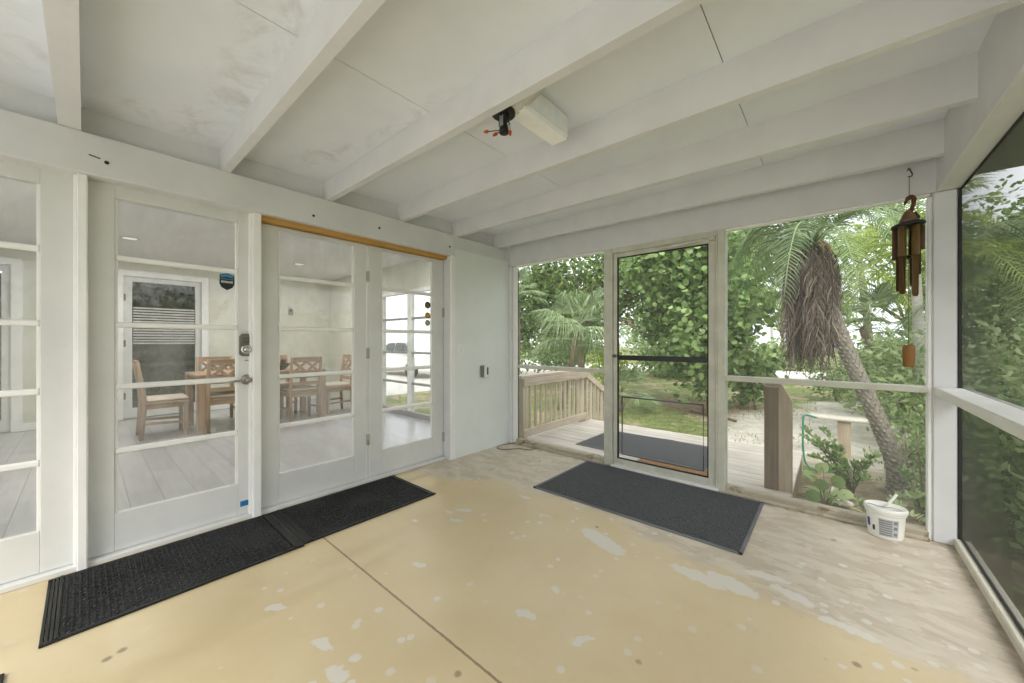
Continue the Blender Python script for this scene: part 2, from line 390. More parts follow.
# shield sticker on the pane, blue tape low on the stile
sk = MB(); pts = [(-2.705, 1.612), (-2.667, 1.625), (-2.629, 1.612), (-2.627, 1.555), (-2.638, 1.532), (-2.667, 1.515), (-2.696, 1.532), (-2.707, 1.555)]
sk.prism(pts, 0, -.1194, -.1186); sk = sk.build('sticker', M('sticker_black', lin(36, 42, 44), .4), d2)
MB().prism([(-2.700, 1.609), (-2.667, 1.620), (-2.634, 1.609), (-2.634, 1.596), (-2.667, 1.602), (-2.700, 1.596)], 0, -.1186, -.1182).build('sticker_top', M('sticker_blue', lin(60, 140, 190), .4), sk)
MB().box(-.1186, -.1182, -2.702, -2.632, 1.583, 1.592, 0).build('sticker_band', M('sticker_teal', lin(70, 110, 120), .4), sk)
stm = MB()
for a_, c_ in ((-2.698, -2.690), (-2.688, -2.682), (-2.680, -2.673), (-2.671, -2.663), (-2.661, -2.655), (-2.653, -2.646), (-2.644, -2.637)): stm.box(-.1186, -.1180, a_, c_, 1.562, 1.576-.002*(int(-a_*1000) % 2), 0)
stm.build('sticker_lettering', M('sticker_pale', lin(190, 192, 178), .5), sk)
MB().box(-.1005, -.0985, -2.600, -2.5445, .083, .118, 0).build('painters_tape', M('blue_tape', lin(30, 110, 165), .6), d2)
# hinges and round stickers
hingem = M('painted_hinge', lin(176, 174, 168), .5, .4, .2, .1, 12)
def hinge(y, z, p):
    MB().lathe((-.094, y, z-.045), [(.007, 0), (.007, .09)], 10).box(-.1015, -.0985, y-.016, y+.016, z-.045, z+.045, .001).build('hinge', hingem, p)
for z in (1.73, 1.08, .35): hinge(-1.708, z, d3)
for z in (1.47, .22): hinge(-.905, z, d4)
for k, (z, c, r) in enumerate(((1.535, (60, 62, 46), .034), (1.435, (140, 104, 40), .030), (1.362, (112, 114, 96), .029))):
    so = MB().lathe((-.1195, -1.083, z), [(r, 0), (r, .0012)], 24, axis=(1, 0, 0), sy=1.0).build('sticker', M('round_sticker_%d' % k, lin(*c), .4), d4)
    MB().lathe((-.1183, -1.083, z), [(r*.62, 0), (r*.6, .0006), (r*.2, .0007)], 20, axis=(1, 0, 0)).build('sticker_print', M('sticker_print_%d' % k, lin(*[min(255, int(x*1.5+15)) for x in c]), .4, var=.5, scale=90), so)

# ---- switch and the small white holder on the sage wall
sw = thing('light_switch', 'white paddle light switch on the sage wall beside the door casing', 'light switch', (0, -.765, 1.10))
MB().box(-.001, .006, -.803, -.727, 1.042, 1.158, .003).build('cover_plate', whitetrim, sw)
MB().prism([(1.068, .004), (1.132, .004), (1.132, .014), (1.1, .009), (1.068, .008)], 1, -.782, -.748).build('paddle', M('switch_paddle', lin(240, 240, 236), .4), sw)
hd = thing('wall_intercom', 'small white wall handset with a dark slot on the sage wall', 'handset', (0, -.44, .86))
MB().box(-.001, .03, -.488, -.448, .795, .92, .006).build('backing_box', M('grey_plastic', lin(120, 126, 124), .5), hd)
MB().box(.01, .045, -.455, -.375, .79, .93, .010).build('housing', M('white_plastic', lin(238, 240, 238), .35), hd)
MB().box(.044, .0465, -.428, -.405, .82, .90, .001).build('slot', M('slot_grey', lin(92, 98, 98), .5), hd)

sillwood = M('worn_sill', lin(184, 176, 156), .7, .2, 0, .12, 8, .15, dirt=lin(124, 108, 84), dlo=.52, dhi=.7, dscale=8)
# ---- back screen wall
wb = struct('wall_back', 'screened back wall of cream posts and rails with the yard beyond')
MB().box(0, 3.43, -.002, .1, 2.060, 2.412, .004).build('header', white, wb)
MB().box(.08, 1.2, .015, .06, 2.045, 2.061, .003).box(2.23, 3.31, .015, .06, 2.045, 2.061, .003).build('top_bead', whitetrim, wb)
MB().box(.0, .044, -.02, .08, 0, 2.056, .004).build('wall_end_post', white, wb)
MB().box(.045, .108, .004, .03, .0, 2.05, .004).build('side_bead', whitetrim, wb)
for a, c in ((1.205, 1.287), (2.182, 2.235)):
    MB().box(a, c, -.004, .1, 0, 2.061, .005).build('post', beige, wb)
MB().box(1.278, 1.296, -.012, .02, .0, 2.03, .003).build('post_strip', beige, wb)
MB().box(2.172, 2.184, -.012, .02, .0, 2.03, .003).build('post_strip', beige, wb)
MB().box(.116, 1.206, .005, .085, .872, .911, .004).build('mid_rail', beige, wb)
MB().box(2.234, 3.303, .005, .085, .872, .911, .004).build('mid_rail', beige, wb)
MB().box(.09, 1.206, .0, .085, 0, .052, .006).box(.09, 1.206, -.028, .0, 0, .022, .004).build('bottom_plate', sillwood, wb)
MB().box(2.234, 3.303, .0, .085, 0, .052, .006).box(2.234, 3.303, -.028, .0, 0, .022, .004).build('bottom_plate', sillwood, wb)
MB().box(1.28, 2.19, -.02, .09, 0, .022, .004).build('door_sill', whitetrim, wb)
MB().box(3.297, 3.316, .008, .07, .0, 2.04, .004).build('side_bead', whitetrim, wb)
MB().box(1.286, 2.183, .0, .08, 2.012, 2.061, .004).build('door_head', beige, wb)
MB().box(3.316, 3.414, .0, .115, 0, 2.06, .006).build('corner_post', white, wb)
for a, c in ((.06, 1.206), (2.234, 3.30)):
    for z0, z1 in ((.05, .873), (.91, 2.035)):
        MB().quad((a, .045, z0), (c, .045, z0), (c, .045, z1), (a, .045, z1)).build('screen_cloth', mesh_back, wb)
MB().box(.1085, .114, .02, .03, .05, 2.03, .001).build('spline', M('grey_spline', lin(70, 70, 64), .6), wb)
# ---- screen door
sd = struct('door_5', 'cream framed screen door with black push bar and a pet-guard frame low down')
MB().box(1.297, 1.342, .008, .04, .03, 2.01, .004).box(2.113, 2.172, .008, .04, .03, 2.01, .004).box(1.341, 2.114, .0085, .0395, .03, .085, .004).box(1.341, 2.114, .0085, .0395, 1.966, 2.01, .004).build('door_frame', beige, sd)
MB().box(1.338, 1.3465, .006, .03, .083, 1.968, .001).box(2.108, 2.1165, .006, .03, .083, 1.968, .001).box(1.34, 2.114, .006, .03, .082, .0905, .001).box(1.34, 2.114, .006, .03, 1.961, 1.9695, .001).build('gasket', black, sd)
MB().box(1.342, 2.112, -.004, .03, 1.008, 1.052, .004).build('push_bar', blackbar, sd)
MB().quad((1.342, .022, .085), (2.113, .022, .085), (2.113, .022, 1.966), (1.342, .022, 1.966)).build('screen_cloth', mesh_back, sd)
MB().tube([(1.385, .012, .665), (2.078, .012, .665), (2.078, .012, .13), (1.385, .012, .13), (1.385, .012, .665)], .0075, 8).build('guard_frame', M('grey_aluminium', lin(105, 108, 108), .4, .4, .6), sd)
MB().lathe((1.322, .01, 1.045), [(.012, 0), (.012, .03), (.016, .034), (.016, .045), (.01, .05)], 14, axis=(0, -1, 0)).build('latch_knob', nickel, sd)
cz = MB().lathe((1.82, -.022, 1.99), [(.013, 0), (.014, .01), (.014, .25), (.008, .255), (.005, .26), (.005, .33)], 14, axis=(1, 0, .02))
cz.box(1.72, 1.83, -.012, .008, 1.977, 1.997, .002).box(2.13, 2.17, -.03, .006, 1.982, 2.007, .003).build('door_closer', M('closer_cream', lin(205, 203, 190), .4), sd)
# ---- right screen wall
wr = struct('wall_right', 'right hand wall of dark insect screen with a white ledge rail')
MB().box(3.331, 3.43, Y0, .1, 2.06, 2.412, .005).build('top_beam', white, wr)
MB().box(3.322, 3.46, Y0, .0, .866, .913, .005).build('ledge_rail', M('ledge_paint', lin(226, 226, 220), .5, .3, 0, .05, 6, .05, dirt=lin(150, 140, 118), dlo=.64, dhi=.76, dscale=9), wr)
MB().box(3.398, 3.462, Y0, .0, 0, .05, .005).build('bottom_plate', M('plate_paint', lin(212, 208, 192), .6, .3, 0, .08, 10, .1, dirt=lin(150, 138, 116), dlo=.6, dhi=.75, dscale=9), wr)
MB().box(3.422, 3.434, Y0, .0, .05, .06, .002).box(3.4145, 3.4285, -.004, .11, .0, 2.06, .002).box(3.422, 3.434, Y0, .0, 2.05, 2.06, .002).build('spline', M('dark_spline', (.03, .03, .03), .6), wr)
for z0, z1 in ((.05, .867), (.912, 2.06)):
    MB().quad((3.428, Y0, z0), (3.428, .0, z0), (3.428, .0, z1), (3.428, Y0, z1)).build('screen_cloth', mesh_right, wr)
# ---- far end behind the camera: same screening
we = struct('wall_front', 'screened end wall of the porch behind the viewer')
MB().box(0, 3.43, Y0-.1, Y0, 2.05, 2.4, .004).box(0, .1, Y0-.1, Y0, 0, 2.06, .004).box(3.33, 3.46, Y0-.1, Y0, 0, 2.06, .004).box(1.7, 1.78, Y0-.1, Y0, 0, 2.06, .004).box(.1, 3.33, Y0-.09, Y0-.01, 0, .06, .004).box(.1, 3.33, Y0-.09, Y0-.01, .87, .91, .004).build('end_frame', white, we)
# ---- ceiling light remains
lb = thing('ceiling_light_box', 'long white light box fixed under the porch ceiling', 'light', (1.75, -1.76, zc(1.75)))
MB().box(1.698, 1.808, -1.955, -1.585, 2.258, zc(1.81)-.012, .012).box(1.72, 1.79, -1.9, -1.63, 2.33, zc(1.81)+.002, .002).build('housing', M('light_box_white', lin(240, 242, 247), .35), lb)
MB().box(1.705, 1.801, -1.948, -1.592, 2.2555, 2.2585, .001).build('lens_cover', M('lens_white', lin(252, 252, 252), .3), lb)
bf = thing('broken_light_fitting', 'black exposed light fitting with orange wire nuts hanging by the white light box', 'light fitting', (1.70, -1.985, 2.26))
bm = M('fitting_black', (.02, .02, .018), .45)
MB().lathe((1.70, -1.985, 2.243), [(.052, 0), (.056, .004), (.056, .016), (.045, .022), (.02, .024)], 24).box(1.672, 1.676, -1.99, -1.975, 2.2, 2.245, .001).box(1.725, 1.729, -1.99, -1.975, 2.2, 2.245, .001).build('mount_plate', bm, bf)
MB().lathe((1.703, -1.985, 2.155), [(.014, 0), (.022, .003), (.022, .03), (.016, .032), (.016, .075), (.02, .078), (.02, .095)], 16).build('socket', bm, bf)
MB().box(1.690, 1.712, -2.004, -2.0, 2.185, 2.24, .002).build('socket_band', M('socket_silver', lin(190, 190, 186), .3, .5, .7), bf)
wn = M('wire_nut_orange', lin(190, 80, 45), .5); wr_ = M('bare_wire', lin(70, 62, 54), .5)
for (p, q) in (((1.67, -2.01, 2.172), (1.633, -2.02, 2.178)), ((1.715, -2.0, 2.165), (1.70, -2.03, 2.14)), ((1.73, -1.975, 2.20), (1.732, -1.975, 2.165))):
    dv = Vector(q)-Vector(p)
    MB().tube([(1.703, -1.985, 2.175), p, q], .0025, 6).build('wire', wr_, bf)
    MB().lathe(q, [(.005, 0), (.008, .004), (.006, .02), (.003, .024)], 10, axis=dv).build('wire_nut', wn, bf)
MB().tube([(1.66, -2.0, 2.25), (1.64, -2.02, 2.3), (1.62, -2.035, 2.345)], .002, 6).build('wire', wr_, bf)
fs = MB(); n = 8
for i in range(n+1):
    t = i/n; x = 1.735+.18*t; z = 2.258+.035*t; y = -1.965+.005*t; w = .026*(1-t)**.6+.003
    fs.v += [(x, y-w, z+.012*math.sin(t*3)), (x+.01, y+w, z-.006), (x, y-w, z+.014*math.sin(t*3)+.003), (x+.01, y+w, z-.003)]
for i in range(n):
    a = 4*i
    for f in ((a, a+4, a+5, a+1), (a+2, a+3, a+7, a+6), (a, a+2, a+6, a+4), (a+1, a+5, a+7, a+3)): fs.f.append(f); fs.sm.append(True)
fs.build('bent_bracket', M('bracket_white', lin(220, 220, 216), .4), bf)
# ---- mats
def matmat(name, col, sc, dist, dots, bw=.5):
    m, nt = newmat(name); b = NB(nt); v = b.obj()
    vo = b.n('ShaderNodeTexVoronoi'); b.l(v, vo.inputs['Vector']); vo.inputs['Scale'].default_value = sc
    n = b.noise(v, 3, 4); n2 = b.noise(v, 70, 3, .7)
    c = b.mix(b.ramp(vo.outputs['Distance'], .15, .6), tuple(x*1.9 for x in col), tuple(x*.5 for x in col))
    c = b.mix(b.math('MULTIPLY', b.ramp(n.outputs[0], .35, .7), .45), c, dist)
    c = b.mix(b.math('MULTIPLY', b.ramp(n2.outputs[0], .64, .70), dots), c, lin(170, 168, 160))
    b.bsdf(c, .75, .25, 0, vo.outputs['Distance'], bw, .006); return m
scr = matmat('scraper_rubber', (.022, .024, .025), 75, (.042, .045, .047), .5, 1.0)
rib = M('rubber_edge', (.013, .014, .014), .5)
carpet = matmat('charcoal_carpet', (.082, .085, .09), 160, (.075, .08, .086), .35, .4)
edge = M('mat_binding', lin(112, 114, 118), .6)
def scraper(x0, x1, y0, y1, label, rot=0):
    t = thing('door_mat', label, 'door mat', ((x0+x1)/2, (y0+y1)/2, 0), 'black rubber scraper mats along the french doors')
    m = MB(); m.box(x0, x1, y0+.05, y1-.05, .001, .011, .002)
    for k in range(int((y1-y0-.1)/.021)):        # raised bars
        yy = y0+.058+k*.021; m.box(x0+.02, x1-.02, yy, yy+.009, .010, .015, .002)
    m.build('scraper_field', scr, t)
    e = MB()
    for a, s_ in ((y0, 1), (y1, -1)):
        for k in range(4):
            p, q = sorted((a+s_*k*.0125, a+s_*(k*.0125+.0105))); e.box(x0, x1, p, q, .001, .008+.003*k, .002)
    e.box(x0-.004, x0+.012, y0, y1, .001, .012, .002).box(x1-.012, x1+.004, y0, y1, .001, .012, .002)
    e.build('ribbed_border', rib, t)
scraper(-.028, .568, -3.392, -2.447, 'longer black rubber scraper mat nearest the viewer under the keypad-lock door')
scraper(-.03, .552, -2.444, -1.500, 'black rubber scraper mat before the door pair under the orange pine strip')
def carpetmat(x0, x1, y0, y1, label, z=0.0):
    t = thing('door_mat', label, 'door mat', ((x0+x1)/2, (y0+y1)/2, z))
    m = MB(); nx, ny = 24, 14; vs = []
    for j in range(ny+1):
        for i in range(nx+1):
            x = x0+.02+(x1-x0-.04)*i/nx; y = y0+.02+(y1-y0-.04)*j/ny
            k = (x-x0)/(x1-x0); hz = .003*math.sin(9*k+2*y)+.008*math.exp(-((k-.56)/.03)**2)*max(0, 1-abs(j-ny)/ny)
            vs.append((x, y, z+.0075+max(hz, -.003)))
    m.add(vs, [(j*(nx+1)+i, j*(nx+1)+i+1, (j+1)*(nx+1)+i+1, (j+1)*(nx+1)+i) for j in range(ny) for i in range(nx)], True)
    m.build('pile', carpet, t)
    MB().box(x0, x1, y0, y0+.022, z+.001, z+.007, .002).box(x0, x1, y1-.022, y1, z+.001, z+.007, .002).box(x0, x0+.022, y0, y1, z+.001, z+.007, .002).box(x1-.022, x1, y0, y1, z+.001, z+.007, .002).build('binding', edge, t)
carpetmat(1.04, 2.495, -.905, -.035, 'charcoal carpet mat on the porch floor inside the screen door')
MAT2 = carpetmat
cm = thing('floor_mat', 'corner of a dark mat peeking in at the bottom left', 'door mat', (.98, -3.9, 0))
MB().box(.668, 1.3, -4.35, -3.47, .001, .010, .003).build('pile', carpet, cm)
MB().box(.660, .672, -4.35, -3.46, .001, .012, .003).box(.66, 1.3, -3.474, -3.46, .001, .012, .003).build('binding', rib, cm)
# ---- cable lying by the corner
pts = [(.10, -.04, .006), (.06, -.10, .005), (.03, -.20, .005), (.08, -.30, .005), (.17, -.28, .005), (.28, -.15, .005), (.37, -.13, .005), (.42, -.06, .012), (.33, .0, .03), (.28, .012, .058)]
def smooth(pts, k=6):
    P = [Vector(p) for p in pts]; P = [P[0]*2-P[1]]+P+[P[-1]*2-P[-2]]; o = []
    for i in range(1, len(P)-2):
        for j in range(k):
            t = j/k; a, b_, c, d = P[i-1:i+3]
            o.append(.5*((2*b_)+(c-a)*t+(2*a-5*b_+4*c-d)*t*t+(3*b_-a-3*c+d)*t**3))
    o.append(P[-2]); return o
tag(MB().tube(smooth(pts), .0035, 6).build('cable', M('cable_grey', lin(92, 84, 74), .5)), 'thin grey cable curled on the floor in the back left corner', 'cable')
# ---- bucket
bk = thing('bucket', 'white oval plastic bucket standing by the corner post', 'bucket', (3.112, -.100, 0))
bw = M('bucket_white', lin(236, 236, 230), .35, .4, 0, .03, 8)
BX, BY = 3.112, -.100
MB().lathe((BX, BY, 0), [(.068, .0), (.075, .004), (.078, .02), (.086, .142), (.087, .146), (.091, .147), (.092, .16)], 36, 1.0, .86).build('body', bw, bk)
MB().lathe((BX, BY, .158), [(.093, 0), (.097, .004), (.097, .022), (.093, .027), (.087, .027), (.084, .021), (.03, .020), (.0, .020)], 36, 1.0, .86).box(BX-.05, BX+.02, BY-.03, BY-.015, .176, .182, .003).build('lid', bw, bk)
lbm = MB()
def wrap(mb, a0, a1, z0, z1, off, n=14):
    o = len(mb.v)
    for i in range(n+1):
        a = a0+(a1-a0)*i/n
        for z in (z0, z1):
            r = .078+(z-.02)*.066+off; mb.v.append((BX+r*math.cos(a), BY+.86*r*math.sin(a), z))
    for i in range(n): mb.f.append((o+2*i, o+2*i+2, o+2*i+3, o+2*i+1)); mb.sm.append(True)
wrap(lbm, -1.98, -.92, .024, .128, .0012); lab = lbm.build('label', M('label_grey', lin(186, 188, 186), .5), bk)
li = MB()
for k in range(7):
    z = .116-k*.0135; wrap(li, -1.94, -1.28, z-.0042, z+.0042, .0018)
for k, z in enumerate((.112, .08, .044)): wrap(li, -1.2, -1.0, z-.009, z+.009, .0018, 5)
li.build('label_print', M('label_ink', lin(128, 132, 134), .5), lab)
bl = MB(); wrap(bl, -2.80, -2.54, .06, .11, .0015, 8); bl.build('blue_mark', M('label_blue', lin(40, 85, 150), .5), bk)
gl = MB(); wrap(gl, -2.36, -2.2, .045, .075, .0016, 5); gl.build('dark_mark', M('label_dark', lin(60, 72, 78), .5), bk)
MB().tube([(BX-.012, BY-.02, .177), (BX+.015, BY-.005, .205), (BX+.05, BY+.015, .262)], [.006, .007, .007], 10).build('stick_handle', M('stick_white', lin(238, 238, 232), .4), bk)
MB().tube(smooth([(BX-.095, BY, .165), (BX-.075, BY-.025, .188), (BX-.02, BY-.03, .184), (BX+.04, BY-.02, .187), (BX+.096, BY, .166)]), .0022, 6).build('bail', M('bail_wire', lin(170, 170, 168), .3, .5, .8), bk)
# ---- wind chime
wc = thing('wind_chime', 'brown bamboo wind chime with a carved bird hanging by the corner post', 'wind chime', (3.214, -.072, 2.21))
cxx, cyy = 3.214, -.072
bam = wood('bamboo_brown', lin(84, 66, 38), lin(118, 94, 58), 2, .5, .9); bamd = wood('bamboo_dark', lin(70, 50, 32), lin(96, 70, 44), 2, .55, .9)
dk = M('chime_disc', lin(44, 46, 44), .6)
MB().tube(smooth([(cxx, cyy+.075, 2.216), (cxx, cyy+.02, 2.214), (cxx, cyy-.008, 2.200),  (cxx+.012, cyy, 2.173), (cxx+.008, cyy, 2.157), (cxx-.006, cyy, 2.160)], 4), .003, 6).tube([(cxx, cyy, 2.165), (cxx, cyy, 2.051)], .0016, 6).build('hook', M('hook_dark', (.05, .05, .05), .4, .5, .8), wc)
bird = MB()
bird.tube(smooth([(cxx-.020, cyy, 1.991), (cxx-.012, cyy, 2.015), (cxx+.004, cyy, 2.037), (cxx+.018, cyy, 2.026), (cxx+.018, cyy, 1.999), (cxx+.008, cyy, 1.953), (cxx+.002, cyy, 1.921)], 5), [.004]*3+[.008]*4+[.0125]*7+[.011]*6+[.010]*6+[.012]*5, 10)
bird.build('bird_neck', M('bird_red_brown', lin(98, 58, 44), .5, .3, 0, .3, 40), wc)
MB().lathe((cxx-.003, cyy, 1.881), [(.036, 0), (.04, .012), (.036, .03), (.025, .055), (.012, .078), (.004, .085)], 20, 1.0, .75).build('bird_body', M('bird_body_wood', lin(126, 98, 78), .6, .3, 0, .35, 30), wc)
MB().tube([(cxx+.022, cyy+.01, 1.887), (cxx+.034, cyy+.012, 1.916), (cxx+.024, cyy+.01, 1.947)], [.016, .014, .005], 10).build('bird_wing', M('bird_wing_wood', lin(78, 60, 44), .6), wc)
MB().lathe((cxx-.004, cyy, 1.862), [(.066, 0), (.073, .003), (.073, .014), (.065, .02), (.04, .022)], 30, axis=(-.10, .0, 1)).build('disc', dk, wc)
def chime_tube(x, y, ztop, zbot, cut, mt, face):
    r = .0185; n = 16; vs = []; fs = []
    # a bamboo length with its front scooped away below the cut
    zs = [ztop, cut+.06, cut+.02, cut, cut-.03, zbot]
    mb = MB(); outer = []
    for z in zs:
        ring = []
        for j in range(n):
            th = 2*PI*j/n; ring.append((x+r*math.cos(th), y+r*math.sin(th), z))
        outer.append(ring)
    mb.lathe((x, y, cut), [(r, 0), (r*1.014, .01), (r, .02), (r, (ztop-cut)*.45), (r*1.04, (ztop-cut)*.47), (r, (ztop-cut)*.5), (r, ztop-cut)], n)
    # half shell below
    o = len(mb.v); k = 9
    for z, w in ((cut+.002, 1.0), (cut-.05, .92), (cut-.12, .88), (zbot+.015, .86), (zbot, .55)):
        for j in range(k):
            a = face+PI/2+PI*j/(k-1); mb.v.append((x+r*.98*w*math.cos(a), y+r*.98*w*math.sin(a), z))
        for j in range(k):
            a = face+PI/2+PI*(k-1-j)/(k-1); mb.v.append((x+r*.8*w*math.cos(a), y+r*.8*w*math.sin(a), z))
    for i in range(4):
        for j in range(2*k):
            mb.f.append((o+i*2*k+j, o+i*2*k+(j+1) % (2*k), o+(i+1)*2*k+(j+1) % (2*k), o+(i+1)*2*k+j)); mb.sm.append(False)
    mb.f.append(tuple(o+4*2*k+j for j in range(2*k))); mb.sm.append(False)
    mb.build('chime_tube', mt, wc)
for k, (ang, zb, ct, mt) in enumerate(((-2.186, 1.460, 1.683, bam), (-1.045, 1.444, 1.683, bam), (.0, 1.574, 1.719, bamd), (1.045, 1.512, 1.709, bamd), (2.1, 1.533, 1.698, bamd), (3.14, 1.481, 1.673, bamd))):
    chime_tube(cxx-.004+.05*math.cos(ang), cyy+.05*math.sin(ang), 1.859, zb, ct, mt, ang)
MB().lathe((cxx-.004, cyy, 1.673), [(.016, 0), (.024, .004), (.024, .014), (.016, .018)], 18).build('striker', dk, wc)
MB().tube([(cxx-.004, cyy, 1.864), (cxx-.002, cyy, 1.159)], .0012, 5).build('string', M('chime_string', lin(90, 86, 70), .7), wc)
MB().lathe((cxx-.002, cyy, 1.030), [(.022, 0), (.025, .005), (.0265, .05), (.027, .1), (.024, .128), (.012, .13)], 18).build('sail', wood('sail_bamboo', lin(126, 88, 48), lin(158, 118, 72), 2), wc)
# ================================================================== the house interior seen through the doors
iwall = M('interior_wall_paint', lin(212, 212, 200), .7, .2, 0, .03, 2)
iceil = M('interior_ceiling_paint', lin(232, 233, 233), .8, .2, 0, .02, 2)
def planks():
    m, nt = newmat('grey_plank_floor'); b = NB(nt); v = b.obj()
    br = b.n('ShaderNodeTexBrick'); b.l(v, br.inputs['Vector']); br.inputs['Scale'].default_value = 1; br.inputs['Brick Width'].default_value = 1.2; br.inputs['Row Height'].default_value = .18
    br.inputs['Mortar Size'].default_value = .003; br.inputs['Color1'].default_value = (*lin(178, 178, 180), 1); br.inputs['Color2'].default_value = (*lin(192, 192, 196), 1); br.inputs['Mortar'].default_value = (*lin(140, 140, 142), 1)
    n = b.noise(b.scale(v, (2, 30, 1)), 1, 5); c = b.mix(b.math('MULTIPLY', b.ramp(n.outputs[0], .35, .7), .3), br.outputs[0], lin(150, 150, 154))
    b.bsdf(c, .28, .45, 0, br.outputs['Fac'], -.1, .002); return m
XF = -5.2
tag(B(XF-.1, -.155, Y0, .13, -.2, -.004, 0).build('floor_dining', planks()), 'grey plank floor of the dining room inside the house', None, None, 'structure')
tag(B(XF-.1, -.155, Y0, .2, 2.46, 2.6, 0).build('ceiling_dining', iceil), 'white ceiling of the dining room', None, None, 'structure')
wf = struct('wall_dining', 'pale dining room wall with two glazed doors')
DA, DBD = (-2.90, -1.98), (-4.40, -3.90)
m = MB()
for a, c in ((Y0, DBD[0]), (DBD[1], DA[0]), (DA[1], .2)): m.box(XF-.12, XF, a, c, -.01, 2.47, 0)
for a, c in (DA, DBD): m.box(XF-.12, XF, a, c, 2.18, 2.47, 0)
m.build('wall_board', iwall, wf)
MB().box(XF, XF+.014, DA[1]+.08, .12, 0, .10, .003).box(XF, XF+.014, DBD[1]+.08, DA[0]-.08, 0, .10, .003).build('baseboard', whitetrim, wf)
dglass = glassmat('far_door_glass')
blindm = M('blind_slat', lin(226, 226, 222), .5)
for k, (a, c) in enumerate((DA, DBD)):
    d = struct('door_%d' % (6+k), ['white glazed dining room door with a blind across its middle, behind the keypad-lock door', 'white glazed dining room door seen at the far left through the first door'][k])
    MB().box(XF, XF+.022, a-.09, a+.005, 0, 2.27, .004).box(XF, XF+.022, c-.005, c+.09, 0, 2.27, .004).box(XF, XF+.0215, a, c, 2.175, 2.27, .004).build('door_casing', whitetrim, d)
    MB().box(XF-.06, XF-.02, a+.006, a+.10, .01, 2.175, .004).box(XF-.06, XF-.02, c-.08, c-.006, .01, 2.175, .004).box(XF-.06, XF-.0205, a+.1, c-.08, 2.10, 2.175, .004).box(XF-.06, XF-.0205, a+.1, c-.08, .01, .16, .004).build('door_frame', doorwhite, d)
    MB().box(XF-.045, XF-.04, a+.09, c-.07, .15, 2.11, 0).build('glass_pane', dglass, d)
    bb = MB()
    for j in range(14):
        z = 1.14+j*.042; bb.prism([(z, XF-.028), (z+.022, XF-.016), (z+.024, XF-.018), (z+.002, XF-.030)], 1, a+.11, c-.09)
    bb.build('blind', blindm, d)
    hm = MB()
    for z in (.35, 1.15, 1.85): hm.box(XF-.022, XF-.012, a+.0, a+.03, z-.05, z+.05, .002)
    hm.build('hinge', nickel, d)
# window wall toward the yard
ww = struct('wall_window', 'white dining room wall filled with tall windows')
m = MB(); YW = .13
m.box(XF, -3.12, YW, YW+.1, -.01, 2.47, 0).box(-3.12, -.3, YW, YW+.1, 2.0, 2.47, 0).box(-.3, -.156, YW, YW+.1, -.01, 2.47, 0).box(-3.12, -.3, YW, YW+.1, -.01, .03, 0)
m.build('wall_board', iwall, ww)
w1 = struct('window_1', 'tall white framed window of many panes in the dining room')
f = MB()
for x in (-3.12, -2.30, -1.30): f.box(x, x+.10 if x > -3 else x+.06, YW-.01, YW+.06, .03, 2.0, .004)
f.box(-3.12, -.3, YW-.02, YW+.06, 1.955, 2.01, .004)
f.build('window_frame', whitetrim, w1)
g = MB()
for z in (.51, 1.0, 1.55): g.box(-3.10, -.3, YW+.0, YW+.04, z-.018, z+.018, .003)
g.box(-2.335, -2.30, YW+.01, YW+.04, .03, 1.98, .003)
g.build('glazing_bars', M('bar_grey', lin(158, 160, 160), .5), w1)
MB().box(-3.1, -.3, YW+.018, YW+.022, .03, 1.98, 0).build('glass_pane', dglass, w1)
MB().box(-3.12, -.3, YW-.06, YW+.0, -.004, .075, .004).build('window_sill', M('sill_grey', lin(150, 150, 150), .6), w1)
MB().box(-.165, -.156, Y0, -4.09, 0, 2.46, 0).box(-.165, -.156, -.9, .13, 0, 2.46, 0).box(-.165, -.156, Y0, .13, 2.06, 2.46, 0).build('inner_lining', iwall, wl)
MB().box(XF-.1, -.155, Y0-.1, Y0, -.01, 2.47, 0).build('wall_board', iwall, ww)
# recessed lights: two seen switched off, two added unseen; all lit as room fill
for k, (x, y) in enumerate(((-1.85, -2.62), (-1.95, -.9+.12), (-2.0, -4.25), (-3.3, -1.7))):
    if k == 1: x, y = -3.78, -.95
    if k == 0: x, y = -3.70, -2.91
    if k == 3: x, y = -1.0, -.5
    t = thing('recessed_light', ['round ceiling downlight seen in the top pane of the keypad-lock door', 'round ceiling downlight seen in the top pane left of the hinged pair', 'added ceiling downlight, out of view, nearest the door at the left edge', 'added ceiling downlight, out of view, close behind the stickered door'][k], 'ceiling light', (x, y, 2.46))
    MB().lathe((x, y, 2.452), [(.07, .003), (.075, 0), (.09, .003), (.092, .008)], 28).build('rim', M('rim_grey', lin(190, 190, 188), .5) if k == 0 else bpy.data.materials['rim_grey'], t)
    MB().lathe((x, y, 2.4535), [(.068, 0), (.066, .003)], 28).build('lamp_lens', emat('lens_glow', (1, .97, .93), .38) if k == 0 else bpy.data.materials['lens_glow'], t)
    ld = bpy.data.lights.new('downlight', 'AREA'); ld.shape = 'DISK'; ld.size = .14; ld.energy = LAMP; ld.color = (1, .97, .94)  # added fill that brightens the dining room
    lo = bpy.data.objects.new('downlight', ld); COL.objects.link(lo); lo.location = (x, y, 2.44); lo.parent = t; lo.matrix_parent_inverse = Matrix.Translation((-x, -y, -2.46))
# thermostat
th = thing('thermostat', 'small grey thermostat on the pale dining room wall', 'thermostat', (XF, -.62, 1.75))
MB().box(XF-.001, XF+.02, -.66, -.58, 1.70, 1.83, .004).build('case', M('thermostat_grey', lin(150, 148, 140), .5), th)
MB().box(XF+.0195, XF+.022, -.645, -.595, 1.76, 1.81, .001).build('display', M('thermostat_dark', lin(70, 72, 72), .4), th)
